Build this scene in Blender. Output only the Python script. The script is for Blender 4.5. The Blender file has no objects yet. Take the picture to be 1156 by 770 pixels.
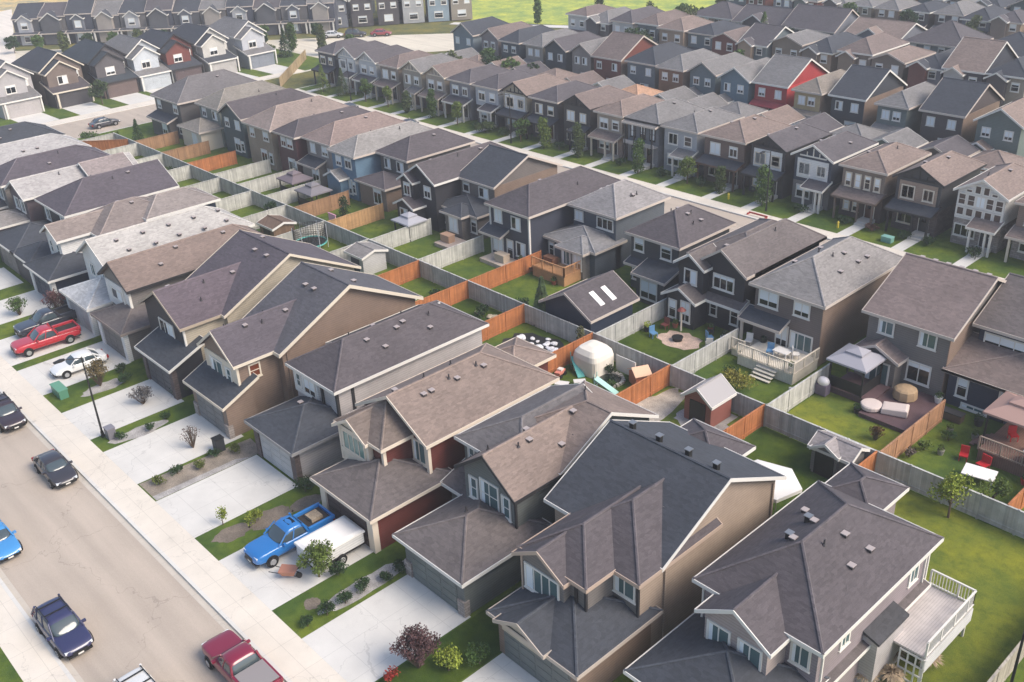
import bpy, bmesh, math, random
from mathutils import Vector, Matrix
R = math.radians
sc = bpy.context.scene
COL = sc.collection
rnd = random.Random(7)
HAZE = .00056

# ------------------------------------------------------------------ camera
H, PITCH, ROLL, YAW, FPX = 40.0, .480746, -.047494, -.840813, 1123.55
cam_d = bpy.data.cameras.new('camera')
cam = bpy.data.objects.new('camera', cam_d)
COL.objects.link(cam)
fw = Vector((math.cos(PITCH)*math.sin(YAW), math.cos(PITCH)*math.cos(YAW), -math.sin(PITCH)))
rt = fw.cross(Vector((0, 0, 1))).normalized()
up = rt.cross(fw)
rr = rt*math.cos(ROLL) + up*math.sin(ROLL)
uu = -rt*math.sin(ROLL) + up*math.cos(ROLL)
cam.matrix_world = Matrix(((rr.x, uu.x, -fw.x, 0), (rr.y, uu.y, -fw.y, 0), (rr.z, uu.z, -fw.z, H), (0, 0, 0, 1)))
cam_d.sensor_fit = 'HORIZONTAL'
cam_d.sensor_width = 36.0
cam_d.lens = FPX/1156*36.0
cam_d.clip_end = 3000
sc.camera = cam


def inframe(x, y, z=4, m=60):
    v = Vector((x, y, z-H))
    d = v.dot(fw)
    if d < 1: return False
    px = 578+FPX*v.dot(rr)/d
    py = 385-FPX*v.dot(uu)/d
    return -m < px < 1156+m and -m*.4 < py < 770+m


# ------------------------------------------------------------------ light
SUN_AZ = (0.90, 0.36)
SUN_EL = R(45)
w = bpy.data.worlds.new('World')
sc.world = w
w.use_nodes = True
nt = w.node_tree
bg = nt.nodes['Background']
sky = nt.nodes.new('ShaderNodeTexSky')
sky.sky_type = 'NISHITA'
sky.sun_disc = False
sky.sun_elevation = SUN_EL
sky.sun_rotation = math.atan2(SUN_AZ[0], SUN_AZ[1])
sky.air_density = 1.0
sky.dust_density = 2.4
sky.ozone_density = 1.0
nt.links.new(sky.outputs[0], bg.inputs[0])
bg.inputs[1].default_value = 0.13
sd = bpy.data.lights.new('sun', 'SUN')
sd.energy = 1.9
sd.angle = R(32)
sd.color = (1.0, .90, .79)
sun = bpy.data.objects.new('sun', sd)
COL.objects.link(sun)
dv = Vector((SUN_AZ[0], SUN_AZ[1], 0)).normalized()*math.cos(SUN_EL) + Vector((0, 0, math.sin(SUN_EL)))
sun.rotation_euler = dv.to_track_quat('Z', 'Y').to_euler()
sc.view_settings.view_transform = 'Standard'
sc.view_settings.look = 'None'
sc.view_settings.gamma = 1
sc.view_settings.use_curve_mapping = False
sc.view_settings.exposure = 0.88

# ------------------------------------------------------------------ materials
_m = {}


def srgb(h):
    if isinstance(h, tuple): return h
    c = [int(h[i:i+2], 16)/255 for i in (0, 2, 4)]
    return tuple(v/12.92 if v <= .04045 else ((v+.055)/1.055)**2.4 for v in c)


def mat(kind, color, rough=None):
    """kind: plain, siding, shingle, board, concrete, grass, paint, glass, metal, leaf, brick, asphalt, rock"""
    key = (kind, color, rough)
    if key in _m: return _m[key]
    c = srgb(color)
    m = bpy.data.materials.new(kind+'_'+str(len(_m)))
    m.use_nodes = True
    N, L = m.node_tree.nodes, m.node_tree.links
    b = N['Principled BSDF']
    b.inputs['Base Color'].default_value = (*c, 1)
    b.inputs['Roughness'].default_value = .75 if rough is None else rough
    _m[key] = m
    if kind in ('plain', 'glass', 'paint', 'metal'):
        if kind == 'glass':
            b.inputs['Roughness'].default_value = .06
            b.inputs['Specular IOR Level'].default_value = .7
        if kind == 'paint':
            b.inputs['Roughness'].default_value = .3
            b.inputs['Coat Weight'].default_value = .7
            b.inputs['Coat Roughness'].default_value = .08
        if kind == 'metal':
            b.inputs['Metallic'].default_value = .7
            b.inputs['Roughness'].default_value = .4
        if kind == 'plain' and rough is None:
            geo = N.new('ShaderNodeNewGeometry')
            n1 = N.new('ShaderNodeTexNoise'); n1.inputs['Scale'].default_value = 1.7; n1.inputs['Detail'].default_value = 4
            L.new(geo.outputs['Position'], n1.inputs['Vector'])
            mr = N.new('ShaderNodeMapRange'); mr.inputs['From Min'].default_value = .3; mr.inputs['From Max'].default_value = .7
            mr.inputs['To Min'].default_value = .88; mr.inputs['To Max'].default_value = 1.1
            L.new(n1.outputs['Fac'], mr.inputs['Value'])
            mx = N.new('ShaderNodeVectorMath'); mx.operation = 'SCALE'; mx.inputs[0].default_value = c
            L.new(mr.outputs[0], mx.inputs['Scale']); L.new(mx.outputs[0], b.inputs['Base Color'])
        return m
    geo = N.new('ShaderNodeNewGeometry')
    sep = N.new('ShaderNodeSeparateXYZ')
    L.new(geo.outputs['Position'], sep.inputs[0])

    def math_(op, a, bb=None, clamp=False):
        n = N.new('ShaderNodeMath'); n.operation = op; n.use_clamp = clamp
        for i, v in enumerate((a, bb)):
            if v is None: continue
            if isinstance(v, (int, float)): n.inputs[i].default_value = v
            else: L.new(v, n.inputs[i])
        return n.outputs[0]

    def noise(scale, det=3, rough_=.5, vec=None, lo=.3, hi=.7, a=0, bb=1):
        n = N.new('ShaderNodeTexNoise'); n.inputs['Scale'].default_value = scale
        n.inputs['Detail'].default_value = det; n.inputs['Roughness'].default_value = rough_
        L.new(vec or geo.outputs['Position'], n.inputs['Vector'])
        mr = N.new('ShaderNodeMapRange')
        for k, v in (('From Min', lo), ('From Max', hi), ('To Min', a), ('To Max', bb)): mr.inputs[k].default_value = v
        L.new(n.outputs['Fac'], mr.inputs['Value'])
        return mr.outputs[0]

    def setscale(fac):
        mx = N.new('ShaderNodeVectorMath'); mx.operation = 'SCALE'; mx.inputs[0].default_value = c
        L.new(fac, mx.inputs['Scale']); L.new(mx.outputs[0], b.inputs['Base Color'])

    def mixcol(fac, c1, c2):
        mx = N.new('ShaderNodeMix'); mx.data_type = 'RGBA'
        if isinstance(fac, float): mx.inputs[0].default_value = fac
        else: L.new(fac, mx.inputs[0])
        for i, v in ((6, c1), (7, c2)):
            if isinstance(v, tuple): mx.inputs[i].default_value = (*v, 1)
            else: L.new(v, mx.inputs[i])
        return mx.outputs[2]

    def bump(h, st=.3, dist=.02):
        bn = N.new('ShaderNodeBump'); bn.inputs['Strength'].default_value = st; bn.inputs['Distance'].default_value = dist
        L.new(h, bn.inputs['Height']); L.new(bn.outputs[0], b.inputs['Normal'])
    if kind == 'siding':
        fr = math_('FRACT', math_('MULTIPLY', sep.outputs[2], 5.5))
        ln = math_('LESS_THAN', fr, .16)
        f = math_('SUBTRACT', noise(.5, 3, a=.9, bb=1.08), math_('MULTIPLY', ln, .30))
        # soot and rain streaks of their own
        f = math_('MULTIPLY', f, noise(3.0, 4, a=.95, bb=1.05))
        setscale(f)
        bump(fr, .35, .02)
        b.inputs['Roughness'].default_value = .6
    elif kind == 'shingle':
        mp = N.new('ShaderNodeMapping'); mp.inputs['Scale'].default_value = (3.2, 3.2, 11)
        L.new(geo.outputs['Position'], mp.inputs[0])
        vo = N.new('ShaderNodeTexVoronoi'); vo.inputs['Scale'].default_value = 1.0
        L.new(mp.outputs[0], vo.inputs['Vector'])
        sc_ = N.new('ShaderNodeSeparateColor'); L.new(vo.outputs['Color'], sc_.inputs[0])
        mr = N.new('ShaderNodeMapRange'); mr.inputs['To Min'].default_value = .84; mr.inputs['To Max'].default_value = 1.15
        L.new(sc_.outputs[0], mr.inputs['Value'])
        fr = math_('FRACT', math_('MULTIPLY', sep.outputs[2], 9.0))
        ln = math_('LESS_THAN', fr, .18)
        f = math_('MULTIPLY', mr.outputs[0], noise(.35, 4, a=.88, bb=1.08))
        f = math_('MULTIPLY', f, noise(16, 2, a=.9, bb=1.1))
        f = math_('SUBTRACT', f, math_('MULTIPLY', ln, .09))
        setscale(f)
        b.inputs['Roughness'].default_value = .85
        bump(f, .4, .02)
    elif kind == 'board':
        s = math_('ADD', sep.outputs[0], sep.outputs[1])
        wn = N.new('ShaderNodeTexWhiteNoise'); wn.noise_dimensions = '1D'
        L.new(math_('FLOOR', math_('MULTIPLY', s, 7.0)), wn.inputs['W'])
        mr = N.new('ShaderNodeMapRange'); mr.inputs['To Min'].default_value = .82; mr.inputs['To Max'].default_value = 1.15
        L.new(wn.outputs['Value'], mr.inputs['Value'])
        setscale(math_('MULTIPLY', mr.outputs[0], noise(1.3, 5, .6, a=.82, bb=1.15)))
    elif kind == 'deck':
        fr = math_('FRACT', math_('MULTIPLY', sep.outputs[0], 7.0))
        ln = math_('LESS_THAN', fr, .12)
        setscale(math_('SUBTRACT', noise(1.3, 5, .6, a=.85, bb=1.12), math_('MULTIPLY', ln, .4)))
    elif kind == 'concrete':
        f = math_('MULTIPLY', noise(.35, 5, .65, a=.90, bb=1.06), noise(14, 3, a=.98, bb=1.02))
        # saw-cut control joints
        fx = math_('LESS_THAN', math_('FRACT', math_('MULTIPLY', math_('ADD', sep.outputs[0], 300), .4)), .012)
        fy = math_('LESS_THAN', math_('FRACT', math_('MULTIPLY', math_('ADD', sep.outputs[1], 300), .4)), .012)
        f = math_('SUBTRACT', f, math_('MULTIPLY', math_('MAXIMUM', fx, fy), .20))
        st = noise(.55, 5, .7, lo=.60, hi=.74, a=0, bb=.16)
        f = math_('SUBTRACT', f, st)
        hair = N.new('ShaderNodeTexVoronoi'); hair.feature = 'DISTANCE_TO_EDGE'; hair.inputs['Scale'].default_value = .16
        nz = N.new('ShaderNodeTexNoise'); nz.inputs['Scale'].default_value = 1.1; nz.inputs['Detail'].default_value = 5
        L.new(geo.outputs['Position'], nz.inputs['Vector'])
        av = N.new('ShaderNodeVectorMath'); av.operation = 'MULTIPLY_ADD'
        L.new(nz.outputs['Color'], av.inputs[0]); av.inputs[1].default_value = (2, 2, 0); L.new(geo.outputs['Position'], av.inputs[2])
        L.new(av.outputs[0], hair.inputs['Vector'])
        f = math_('SUBTRACT', f, math_('MULTIPLY', math_('LESS_THAN', hair.outputs['Distance'], .003), .16))
        setscale(f)
    elif kind == 'asphalt':
        mp = N.new('ShaderNodeMapping'); mp.inputs['Scale'].default_value = (.06, .9, 1)
        L.new(geo.outputs['Position'], mp.inputs[0])
        f = math_('MULTIPLY', noise(1.0, 5, .6, vec=mp.outputs[0], a=.90, bb=1.09), noise(.12, 5, .6, a=.92, bb=1.06))
        f = math_('MULTIPLY', f, noise(20, 3, a=.94, bb=1.06))
        vo = N.new('ShaderNodeTexVoronoi'); vo.feature = 'DISTANCE_TO_EDGE'; vo.inputs['Scale'].default_value = .11
        nz = N.new('ShaderNodeTexNoise'); nz.inputs['Scale'].default_value = .8; nz.inputs['Detail'].default_value = 4
        L.new(geo.outputs['Position'], nz.inputs['Vector'])
        av = N.new('ShaderNodeVectorMath'); av.operation = 'MULTIPLY_ADD'
        L.new(nz.outputs['Color'], av.inputs[0]); av.inputs[1].default_value = (3, 3, 0); L.new(geo.outputs['Position'], av.inputs[2])
        L.new(av.outputs[0], vo.inputs['Vector'])
        f = math_('ADD', f, math_('MULTIPLY', math_('SINE', math_('MULTIPLY', sep.outputs[1], 3.1)), .022))
        crack = math_('LESS_THAN', vo.outputs['Distance'], .0035)
        setscale(math_('SUBTRACT', f, math_('MULTIPLY', crack, .18)))
        b.inputs['Roughness'].default_value = .9
    elif kind == 'grass':
        c2 = tuple(v*k for v, k in zip(c, (2.3, 1.7, 1.0)))
        c3 = tuple(v*k for v, k in zip(c, (.55, .62, .7)))
        base = mixcol(noise(.22, 5, .6, lo=.38, hi=.66), c, c2)
        base = mixcol(noise(1.4, 5, .65, lo=.45, hi=.75, bb=.7), base, c3)
        fine = noise(22, 3, .6, a=.7, bb=1.25)
        mx = N.new('ShaderNodeVectorMath'); mx.operation = 'SCALE'
        L.new(base, mx.inputs[0]); L.new(fine, mx.inputs['Scale']); L.new(mx.outputs[0], b.inputs['Base Color'])
        bump(fine, .6, .05)
        b.inputs['Roughness'].default_value = .95
        b.inputs['Specular IOR Level'].default_value = .15
    elif kind == 'leaf':
        oi = N.new('ShaderNodeObjectInfo')
        f = noise(1.8, 3, lo=.3, hi=.7, a=.6, bb=1.5)
        f = math_('MULTIPLY', f, noise(9, 2, a=.75, bb=1.3))
        setscale(f)
        b.inputs['Roughness'].default_value = .7
        b.inputs['Specular IOR Level'].default_value = .2
    elif kind == 'brick':
        br = N.new('ShaderNodeTexBrick'); br.inputs['Scale'].default_value = 1.0
        br.inputs['Brick Width'].default_value = .45; br.inputs['Row Height'].default_value = .2; br.inputs['Mortar Size'].default_value = .015
        cmb = N.new('ShaderNodeCombineXYZ')
        L.new(math_('ADD', sep.outputs[0], sep.outputs[1]), cmb.inputs[0]); L.new(sep.outputs[2], cmb.inputs[1])
        L.new(cmb.outputs[0], br.inputs['Vector'])
        br.inputs['Color1'].default_value = (*[v*.75 for v in c], 1); br.inputs['Color2'].default_value = (*[v*1.25 for v in c], 1)
        br.inputs['Mortar'].default_value = (*[v*.6 for v in c], 1)
        L.new(br.outputs['Color'], b.inputs['Base Color'])
    elif kind == 'rock':
        setscale(math_('MULTIPLY', noise(1.2, 4, a=.7, bb=1.25), noise(12, 3, a=.7, bb=1.3)))
    return m


# ------------------------------------------------------------------ mesh building
class MB:
    def __init__(s):
        s.v, s.f, s.mi, s.mats = [], [], [], []

    def _mi(s, m):
        if m not in s.mats: s.mats.append(m)
        return s.mats.index(m)

    def poly(s, pts, m):
        i = len(s.v); s.v += [tuple(p) for p in pts]
        s.f.append(tuple(range(i, i+len(pts)))); s.mi.append(s._mi(m))

    def solid(s, pts, faces, m):
        i = len(s.v); s.v += [tuple(p) for p in pts]; k = s._mi(m)
        for f in faces: s.f.append(tuple(i+a for a in f)); s.mi.append(k)

    def box(s, x0, x1, y0, y1, z0, z1, m):
        p = [(x, y, z) for z in (z0, z1) for y in (y0, y1) for x in (x0, x1)]
        s.solid(p, [(0, 2, 3, 1), (4, 5, 7, 6), (0, 1, 5, 4), (2, 6, 7, 3), (0, 4, 6, 2), (1, 3, 7, 5)], m)

    def rotbox(s, c, sz, ang, m, tilt=0):
        M = Matrix.Rotation(ang, 3, 'Z') @ Matrix.Rotation(tilt, 3, 'Y')
        p = [Vector(c)+M @ Vector((x*sz[0]/2, y*sz[1]/2, z*sz[2]/2)) for z in (-1, 1) for y in (-1, 1) for x in (-1, 1)]
        s.solid(p, [(0, 2, 3, 1), (4, 5, 7, 6), (0, 1, 5, 4), (2, 6, 7, 3), (0, 4, 6, 2), (1, 3, 7, 5)], m)

    def cyl(s, a, b, r0, r1, m, n=10):
        a, b = Vector(a), Vector(b); d = (b-a).normalized()
        t = Vector((1, 0, 0)) if abs(d.x) < .8 else Vector((0, 1, 0))
        u = d.cross(t).normalized(); v = d.cross(u)
        pts = []
        for c, r in ((a, r0), (b, r1)):
            for k in range(n):
                q = 2*math.pi*k/n
                pts.append(c+u*(r*math.cos(q))+v*(r*math.sin(q)))
        fs = [(k, (k+1) % n, n+(k+1) % n, n+k) for k in range(n)] + [tuple(range(n-1, -1, -1)), tuple(range(n, 2*n))]
        s.solid(pts, fs, m)

    def loft(s, rings, m, cap=True):
        n = len(rings[0]); i = len(s.v); k = s._mi(m)
        for r in rings: s.v += [tuple(p) for p in r]
        for a in range(len(rings)-1):
            for b in range(n):
                s.f.append((i+a*n+b, i+a*n+(b+1) % n, i+(a+1)*n+(b+1) % n, i+(a+1)*n+b)); s.mi.append(k)
        if cap:
            s.f.append(tuple(i+b for b in range(n-1, -1, -1))); s.mi.append(k)
            s.f.append(tuple(i+(len(rings)-1)*n+b for b in range(n))); s.mi.append(k)

    def data(s, name, smooth=False, shift=(0, 0, 0), fix=True):
        me = bpy.data.meshes.new(name)
        sx, sy, sz = shift
        me.from_pydata([(a-sx, b-sy, c-sz) for a, b, c in s.v], [], s.f)
        for m in s.mats: me.materials.append(m)
        me.polygons.foreach_set('material_index', s.mi)
        if fix:
            bm = bmesh.new(); bm.from_mesh(me)
            bmesh.ops.recalc_face_normals(bm, faces=bm.faces)
            bm.to_mesh(me); bm.free()
        if smooth: me.polygons.foreach_set('use_smooth', [True]*len(me.polygons))
        me.update()
        return me

    def obj(s, name, parent=None, smooth=False, shift=(0, 0, 0), loc=(0, 0, 0), fix=True):
        return link(name, s.data(name, smooth, shift, fix), parent, loc)


def link(name, data, parent=None, loc=(0, 0, 0), rz=0):
    o = bpy.data.objects.new(name, data)
    COL.objects.link(o)
    o.location = loc; o.rotation_euler = (0, 0, rz)
    if parent is not None: o.parent = parent
    return o


def thing(name, label, cat, loc=(0, 0, 0), rz=0, group=None):
    o = link(name, None, None, loc, rz)
    return tag(o, label, cat, group)


def tag(o, label, cat, group=None):
    o['label'] = label; o['category'] = cat
    if group: o['group'] = group
    return o


def struct(o):
    o['kind'] = 'structure'; return o


def copy_tree(o, parent=None):
    kids = KIDS.get(o.name) or [c for c in o.children]
    c = o.copy(); COL.objects.link(c); c.parent = parent
    for ch in kids: copy_tree(ch, c)
    return c


KIDS = {}
ORD = ['first', 'second', 'third', 'fourth', 'fifth', 'sixth', 'seventh', 'eighth', 'ninth', 'tenth', 'eleventh', 'twelfth',
       'thirteenth', 'fourteenth', 'fifteenth', 'sixteenth', 'seventeenth', 'eighteenth', 'nineteenth', 'twentieth',
       'twenty-first', 'twenty-second', 'twenty-third', 'twenty-fourth', 'twenty-fifth', 'twenty-sixth', 'twenty-seventh', 'twenty-eighth', 'twenty-ninth', 'thirtieth']

WHITE = mat('plain', 'd8d4cc', .5)
CREAM = mat('plain', 'cfc4b2', .5)
DARKTRIM = mat('plain', '2b2a2c', .6)
GLASS = mat('glass', (.08, .135, .14))
DGLASS = mat('glass', '141a20')
BLIND = mat('plain', 'dfe4e6', .3)
BLACK = mat('plain', '161616', .6)
RUBBER = mat('plain', '101011', .8)
CHROME = mat('metal', 'b8b8b8')
SEAM = mat('plain', '8b8781', .4)

# ------------------------------------------------------------------ windows, doors (shared meshes)
_w = {}


def win_data(w, h, n, frame, pane, mid=False):
    var = rnd.randrange(5) if pane is BLIND else 0
    key = (round(w, 2), round(h, 2), n, frame.name, pane.name, mid, var)
    if key in _w: return _w[key]
    b = MB(); t = .125
    b.box(-w/2, -w/2+t, -.07, .02, 0, h, frame); b.box(w/2-t, w/2, -.07, .02, 0, h, frame)
    b.box(-w/2+t, w/2-t, -.07, .02, 0, t, frame); b.box(-w/2+t, w/2-t, -.07, .02, h-t, h, frame)
    b.box(-w/2-.05, w/2+.05, -.11, -.001, -.06, -.002, frame)
    for k in range(1, n):
        x = -w/2+t + (w-2*t)*k/n
        b.box(x-.035, x+.035, -.06, .02, t, h-t, frame)
    if mid or (n == 1 and h > 1.1): b.box(-w/2+t, w/2-t, -.058, .018, h*.48, h*.48+.05, frame)
    p = MB(); x0, x1, z0, z1 = -w/2+t*.6, w/2-t*.6, t*.6, h-t*.6
    if pane is BLIND and var != 0:
        f = (0, .35, .55, .75, 1.0)[var] if n > 1 or h > 1.0 else .5
        if var == 4 and n > 1:
            p.box(x0, (x0+x1)/2, -.03, .015, z0, z1, DGLASS); p.box((x0+x1)/2, x1, -.03, .015, z0, z1, BLIND)
        else:
            f = min(f, .75); zz = z0+(z1-z0)*f
            p.box(x0, x1, -.03, .015, z0, zz, DGLASS); p.box(x0, x1, -.03, .015, zz, z1, BLIND)
    elif pane is GLASS:
        p.box(x0, x1, -.03, .015, z0, z1, GLASS)
        p.box(x0, x0+(x1-x0)*.22, -.034, -.031, z0, z1, BLIND)
    else: p.box(x0, x1, -.03, .015, z0, z1, pane)
    _w[key] = (b.data('window'), p.data('pane'))
    return _w[key]


def gdoor_data(w, h, m):
    key = ('g', w, h, m.name)
    if key in _w: return _w[key]
    b = MB(); b.box(-w/2, w/2, -.03, .02, 0, h, m)
    nr, nc = 4, max(2, int(w/1.2))
    for r in range(nr):
        for k in range(nc):
            x0 = -w/2+w*k/nc+.08; x1 = -w/2+w*(k+1)/nc-.08; z0 = h*r/nr+.06; z1 = h*(r+1)/nr-.06
            b.box(x0, x1, -.055, -.028, z0, z1, m)
    _w[key] = b.data('garage_door')
    return _w[key]


# ------------------------------------------------------------------ roofs
_cap = {}


def capmat(m):
    if m.name not in _cap:
        k = [k for k, v in _m.items() if v is m][0]
        _cap[m.name] = mat('shingle', tuple(min(1, v*1.3+.008) for v in k[1])) if isinstance(k[1], tuple) else m
    return _cap[m.name]


def roof_geo(B, x0, x1, y0, y1, ze, ax, pitch, ends, m, tm, o=.4, walls=None, wm=None, th=.15, fas=.2):
    """roof over the wall rectangle x0..x1,y0..y1; eave edge at z=ze; ax = ridge axis; ends like 'gh' (low end, high end)"""
    X0, X1, Y0, Y1 = x0-o, x1+o, y0-o, y1+o
    if ax in ('x', 'y'):
        if ax == 'y': T = lambda u, v, z: (u, v, z); U0, U1, V0, V1 = X0, X1, Y0, Y1
        else: T = lambda u, v, z: (v, u, z); U0, U1, V0, V1 = Y0, Y1, X0, X1
        hw = (U1-U0)/2; um = (U0+U1)/2; zr = ze+hw*pitch
        i0 = hw if ends[0] == 'h' else 0; i1 = hw if ends[1] == 'h' else 0
        Ln = V1-V0
        if i0+i1 > Ln-.05:
            s = (Ln-.05)/(i0+i1); i0 *= s; i1 *= s
        e00, e10, e11, e01 = T(U0, V0, ze), T(U1, V0, ze), T(U1, V1, ze), T(U0, V1, ze)
        r0, r1 = T(um, V0+i0, zr), T(um, V1-i1, zr)
        pts = [e00, e10, e11, e01, r0, r1]
        top = [(1, 2, 5, 4), (3, 0, 4, 5)]
        per = [0]
        if ends[0] == 'h': top.append((0, 1, 4))
        else: per.append(4)
        per += [1, 2]
        if ends[1] == 'h': top.append((2, 3, 5))
        else: per.append(5)
        per.append(3)
    else:
        if ax == 'F': pts = [(X0, Y0, ze), (X1, Y0, ze), (X1, Y1, ze+(Y1-Y0)*pitch), (X0, Y1, ze+(Y1-Y0)*pitch)]
        elif ax == 'B': pts = [(X0, Y0, ze+(Y1-Y0)*pitch), (X1, Y0, ze+(Y1-Y0)*pitch), (X1, Y1, ze), (X0, Y1, ze)]
        elif ax == 'R': pts = [(X0, Y0, ze+(X1-X0)*pitch), (X1, Y0, ze), (X1, Y1, ze), (X0, Y1, ze+(X1-X0)*pitch)]
        else: pts = [(X0, Y0, ze), (X1, Y0, ze+(X1-X0)*pitch), (X1, Y1, ze+(X1-X0)*pitch), (X0, Y1, ze)]
        top = [(0, 1, 2, 3)]; per = [0, 1, 2, 3]
        zr = ze
    n = len(pts)
    allp = pts+[(a, b, c-th) for a, b, c in pts]
    fs = list(top)+[tuple(n+i for i in reversed(f)) for f in top]
    for i in range(len(per)):
        a, b = per[i], per[(i+1) % len(per)]
        fs.append((a, b, n+b, n+a))
    B.solid(allp, fs, m)
    if tm is not None and ax in ('x', 'y') and walls is None and fas >= .2:
        cp = capmat(m)
        segs = [(4, 5)]
        if ends[0] == 'h': segs += [(0, 4), (1, 4)]
        if ends[1] == 'h': segs += [(3, 5), (2, 5)]
        for a_, b_ in segs:
            if (Vector(pts[a_])-Vector(pts[b_])).length > .3: B.cyl(pts[a_], pts[b_], .085, .085, cp, 5)
    cx, cy = (X0+X1)/2, (Y0+Y1)/2
    if tm is not None:
        for i in range(len(per)):
            a, b = Vector(pts[per[i]]), Vector(pts[per[(i+1) % len(per)]])
            d = (b-a); d.z = 0; d.normalize(); nn = Vector((d.y, -d.x, 0))
            if nn.dot(Vector((a.x+b.x, a.y+b.y, 0))/2-Vector((cx, cy, 0))) < 0: nn = -nn
            e = d*.045
            a2, b2 = a-e*(1 if abs(a.z-b.z) < .01 else 0), b+e*(1 if abs(a.z-b.z) < .01 else 0)
            q = []
            for p_ in (a2, b2):
                for off, dz in ((.003, -fas), (.05, -fas), (.05, .035), (.003, .035)):
                    q.append(p_+nn*off+Vector((0, 0, dz)))
            B.solid(q, [(0, 1, 2, 3), (7, 6, 5, 4), (0, 4, 5, 1), (1, 5, 6, 2), (2, 6, 7, 3), (3, 7, 4, 0)], tm)
    return zr


def wall_geo(B, x0, x1, y0, y1, z0, ze, ax, pitch, ends, m, o=.4):
    zw = ze+o*pitch-.17
    B.box(x0, x1, y0, y1, z0, zw, m)
    if ax == 'y' and 'g' in ends:
        hw = (x1-x0)/2; xm = (x0+x1)/2
        for e, ya, yb in ((ends[0], y0, y0+.25), (ends[1], y1-.25, y1)):
            if e == 'g':
                B.solid([(x0, ya, zw-.002), (x1, ya, zw-.002), (xm, ya, zw+hw*pitch-.02), (x0, yb, zw-.002), (x1, yb, zw-.002), (xm, yb, zw+hw*pitch-.02)],
                        [(0, 1, 2), (5, 4, 3), (0, 3, 4, 1), (1, 4, 5, 2), (2, 5, 3, 0)], m)
    if ax == 'F':
        zb = ze+(y1-y0+o)*pitch-.17
        for xa, xb in ((x0, x0+.2), (x1-.2, x1)):
            B.solid([(xa, y0, zw-.002), (xa, y1, zw-.002), (xa, y1, zb), (xb, y0, zw-.002), (xb, y1, zw-.002), (xb, y1, zb)], [(0, 1, 2), (5, 4, 3), (0, 3, 4, 1), (1, 4, 5, 2), (2, 5, 3, 0)], m)
    if ax == 'x' and 'g' in ends:
        hw = (y1-y0)/2; ym = (y0+y1)/2
        for e, xa, xb in ((ends[0], x0, x0+.25), (ends[1], x1-.25, x1)):
            if e == 'g':
                B.solid([(xa, y0, zw-.002), (xa, y1, zw-.002), (xa, ym, zw+hw*pitch-.02), (xb, y0, zw-.002), (xb, y1, zw-.002), (xb, ym, zw+hw*pitch-.02)],
                        [(0, 1, 2), (5, 4, 3), (0, 3, 4, 1), (1, 4, 5, 2), (2, 5, 3, 0)], m)
    return zw


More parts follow.
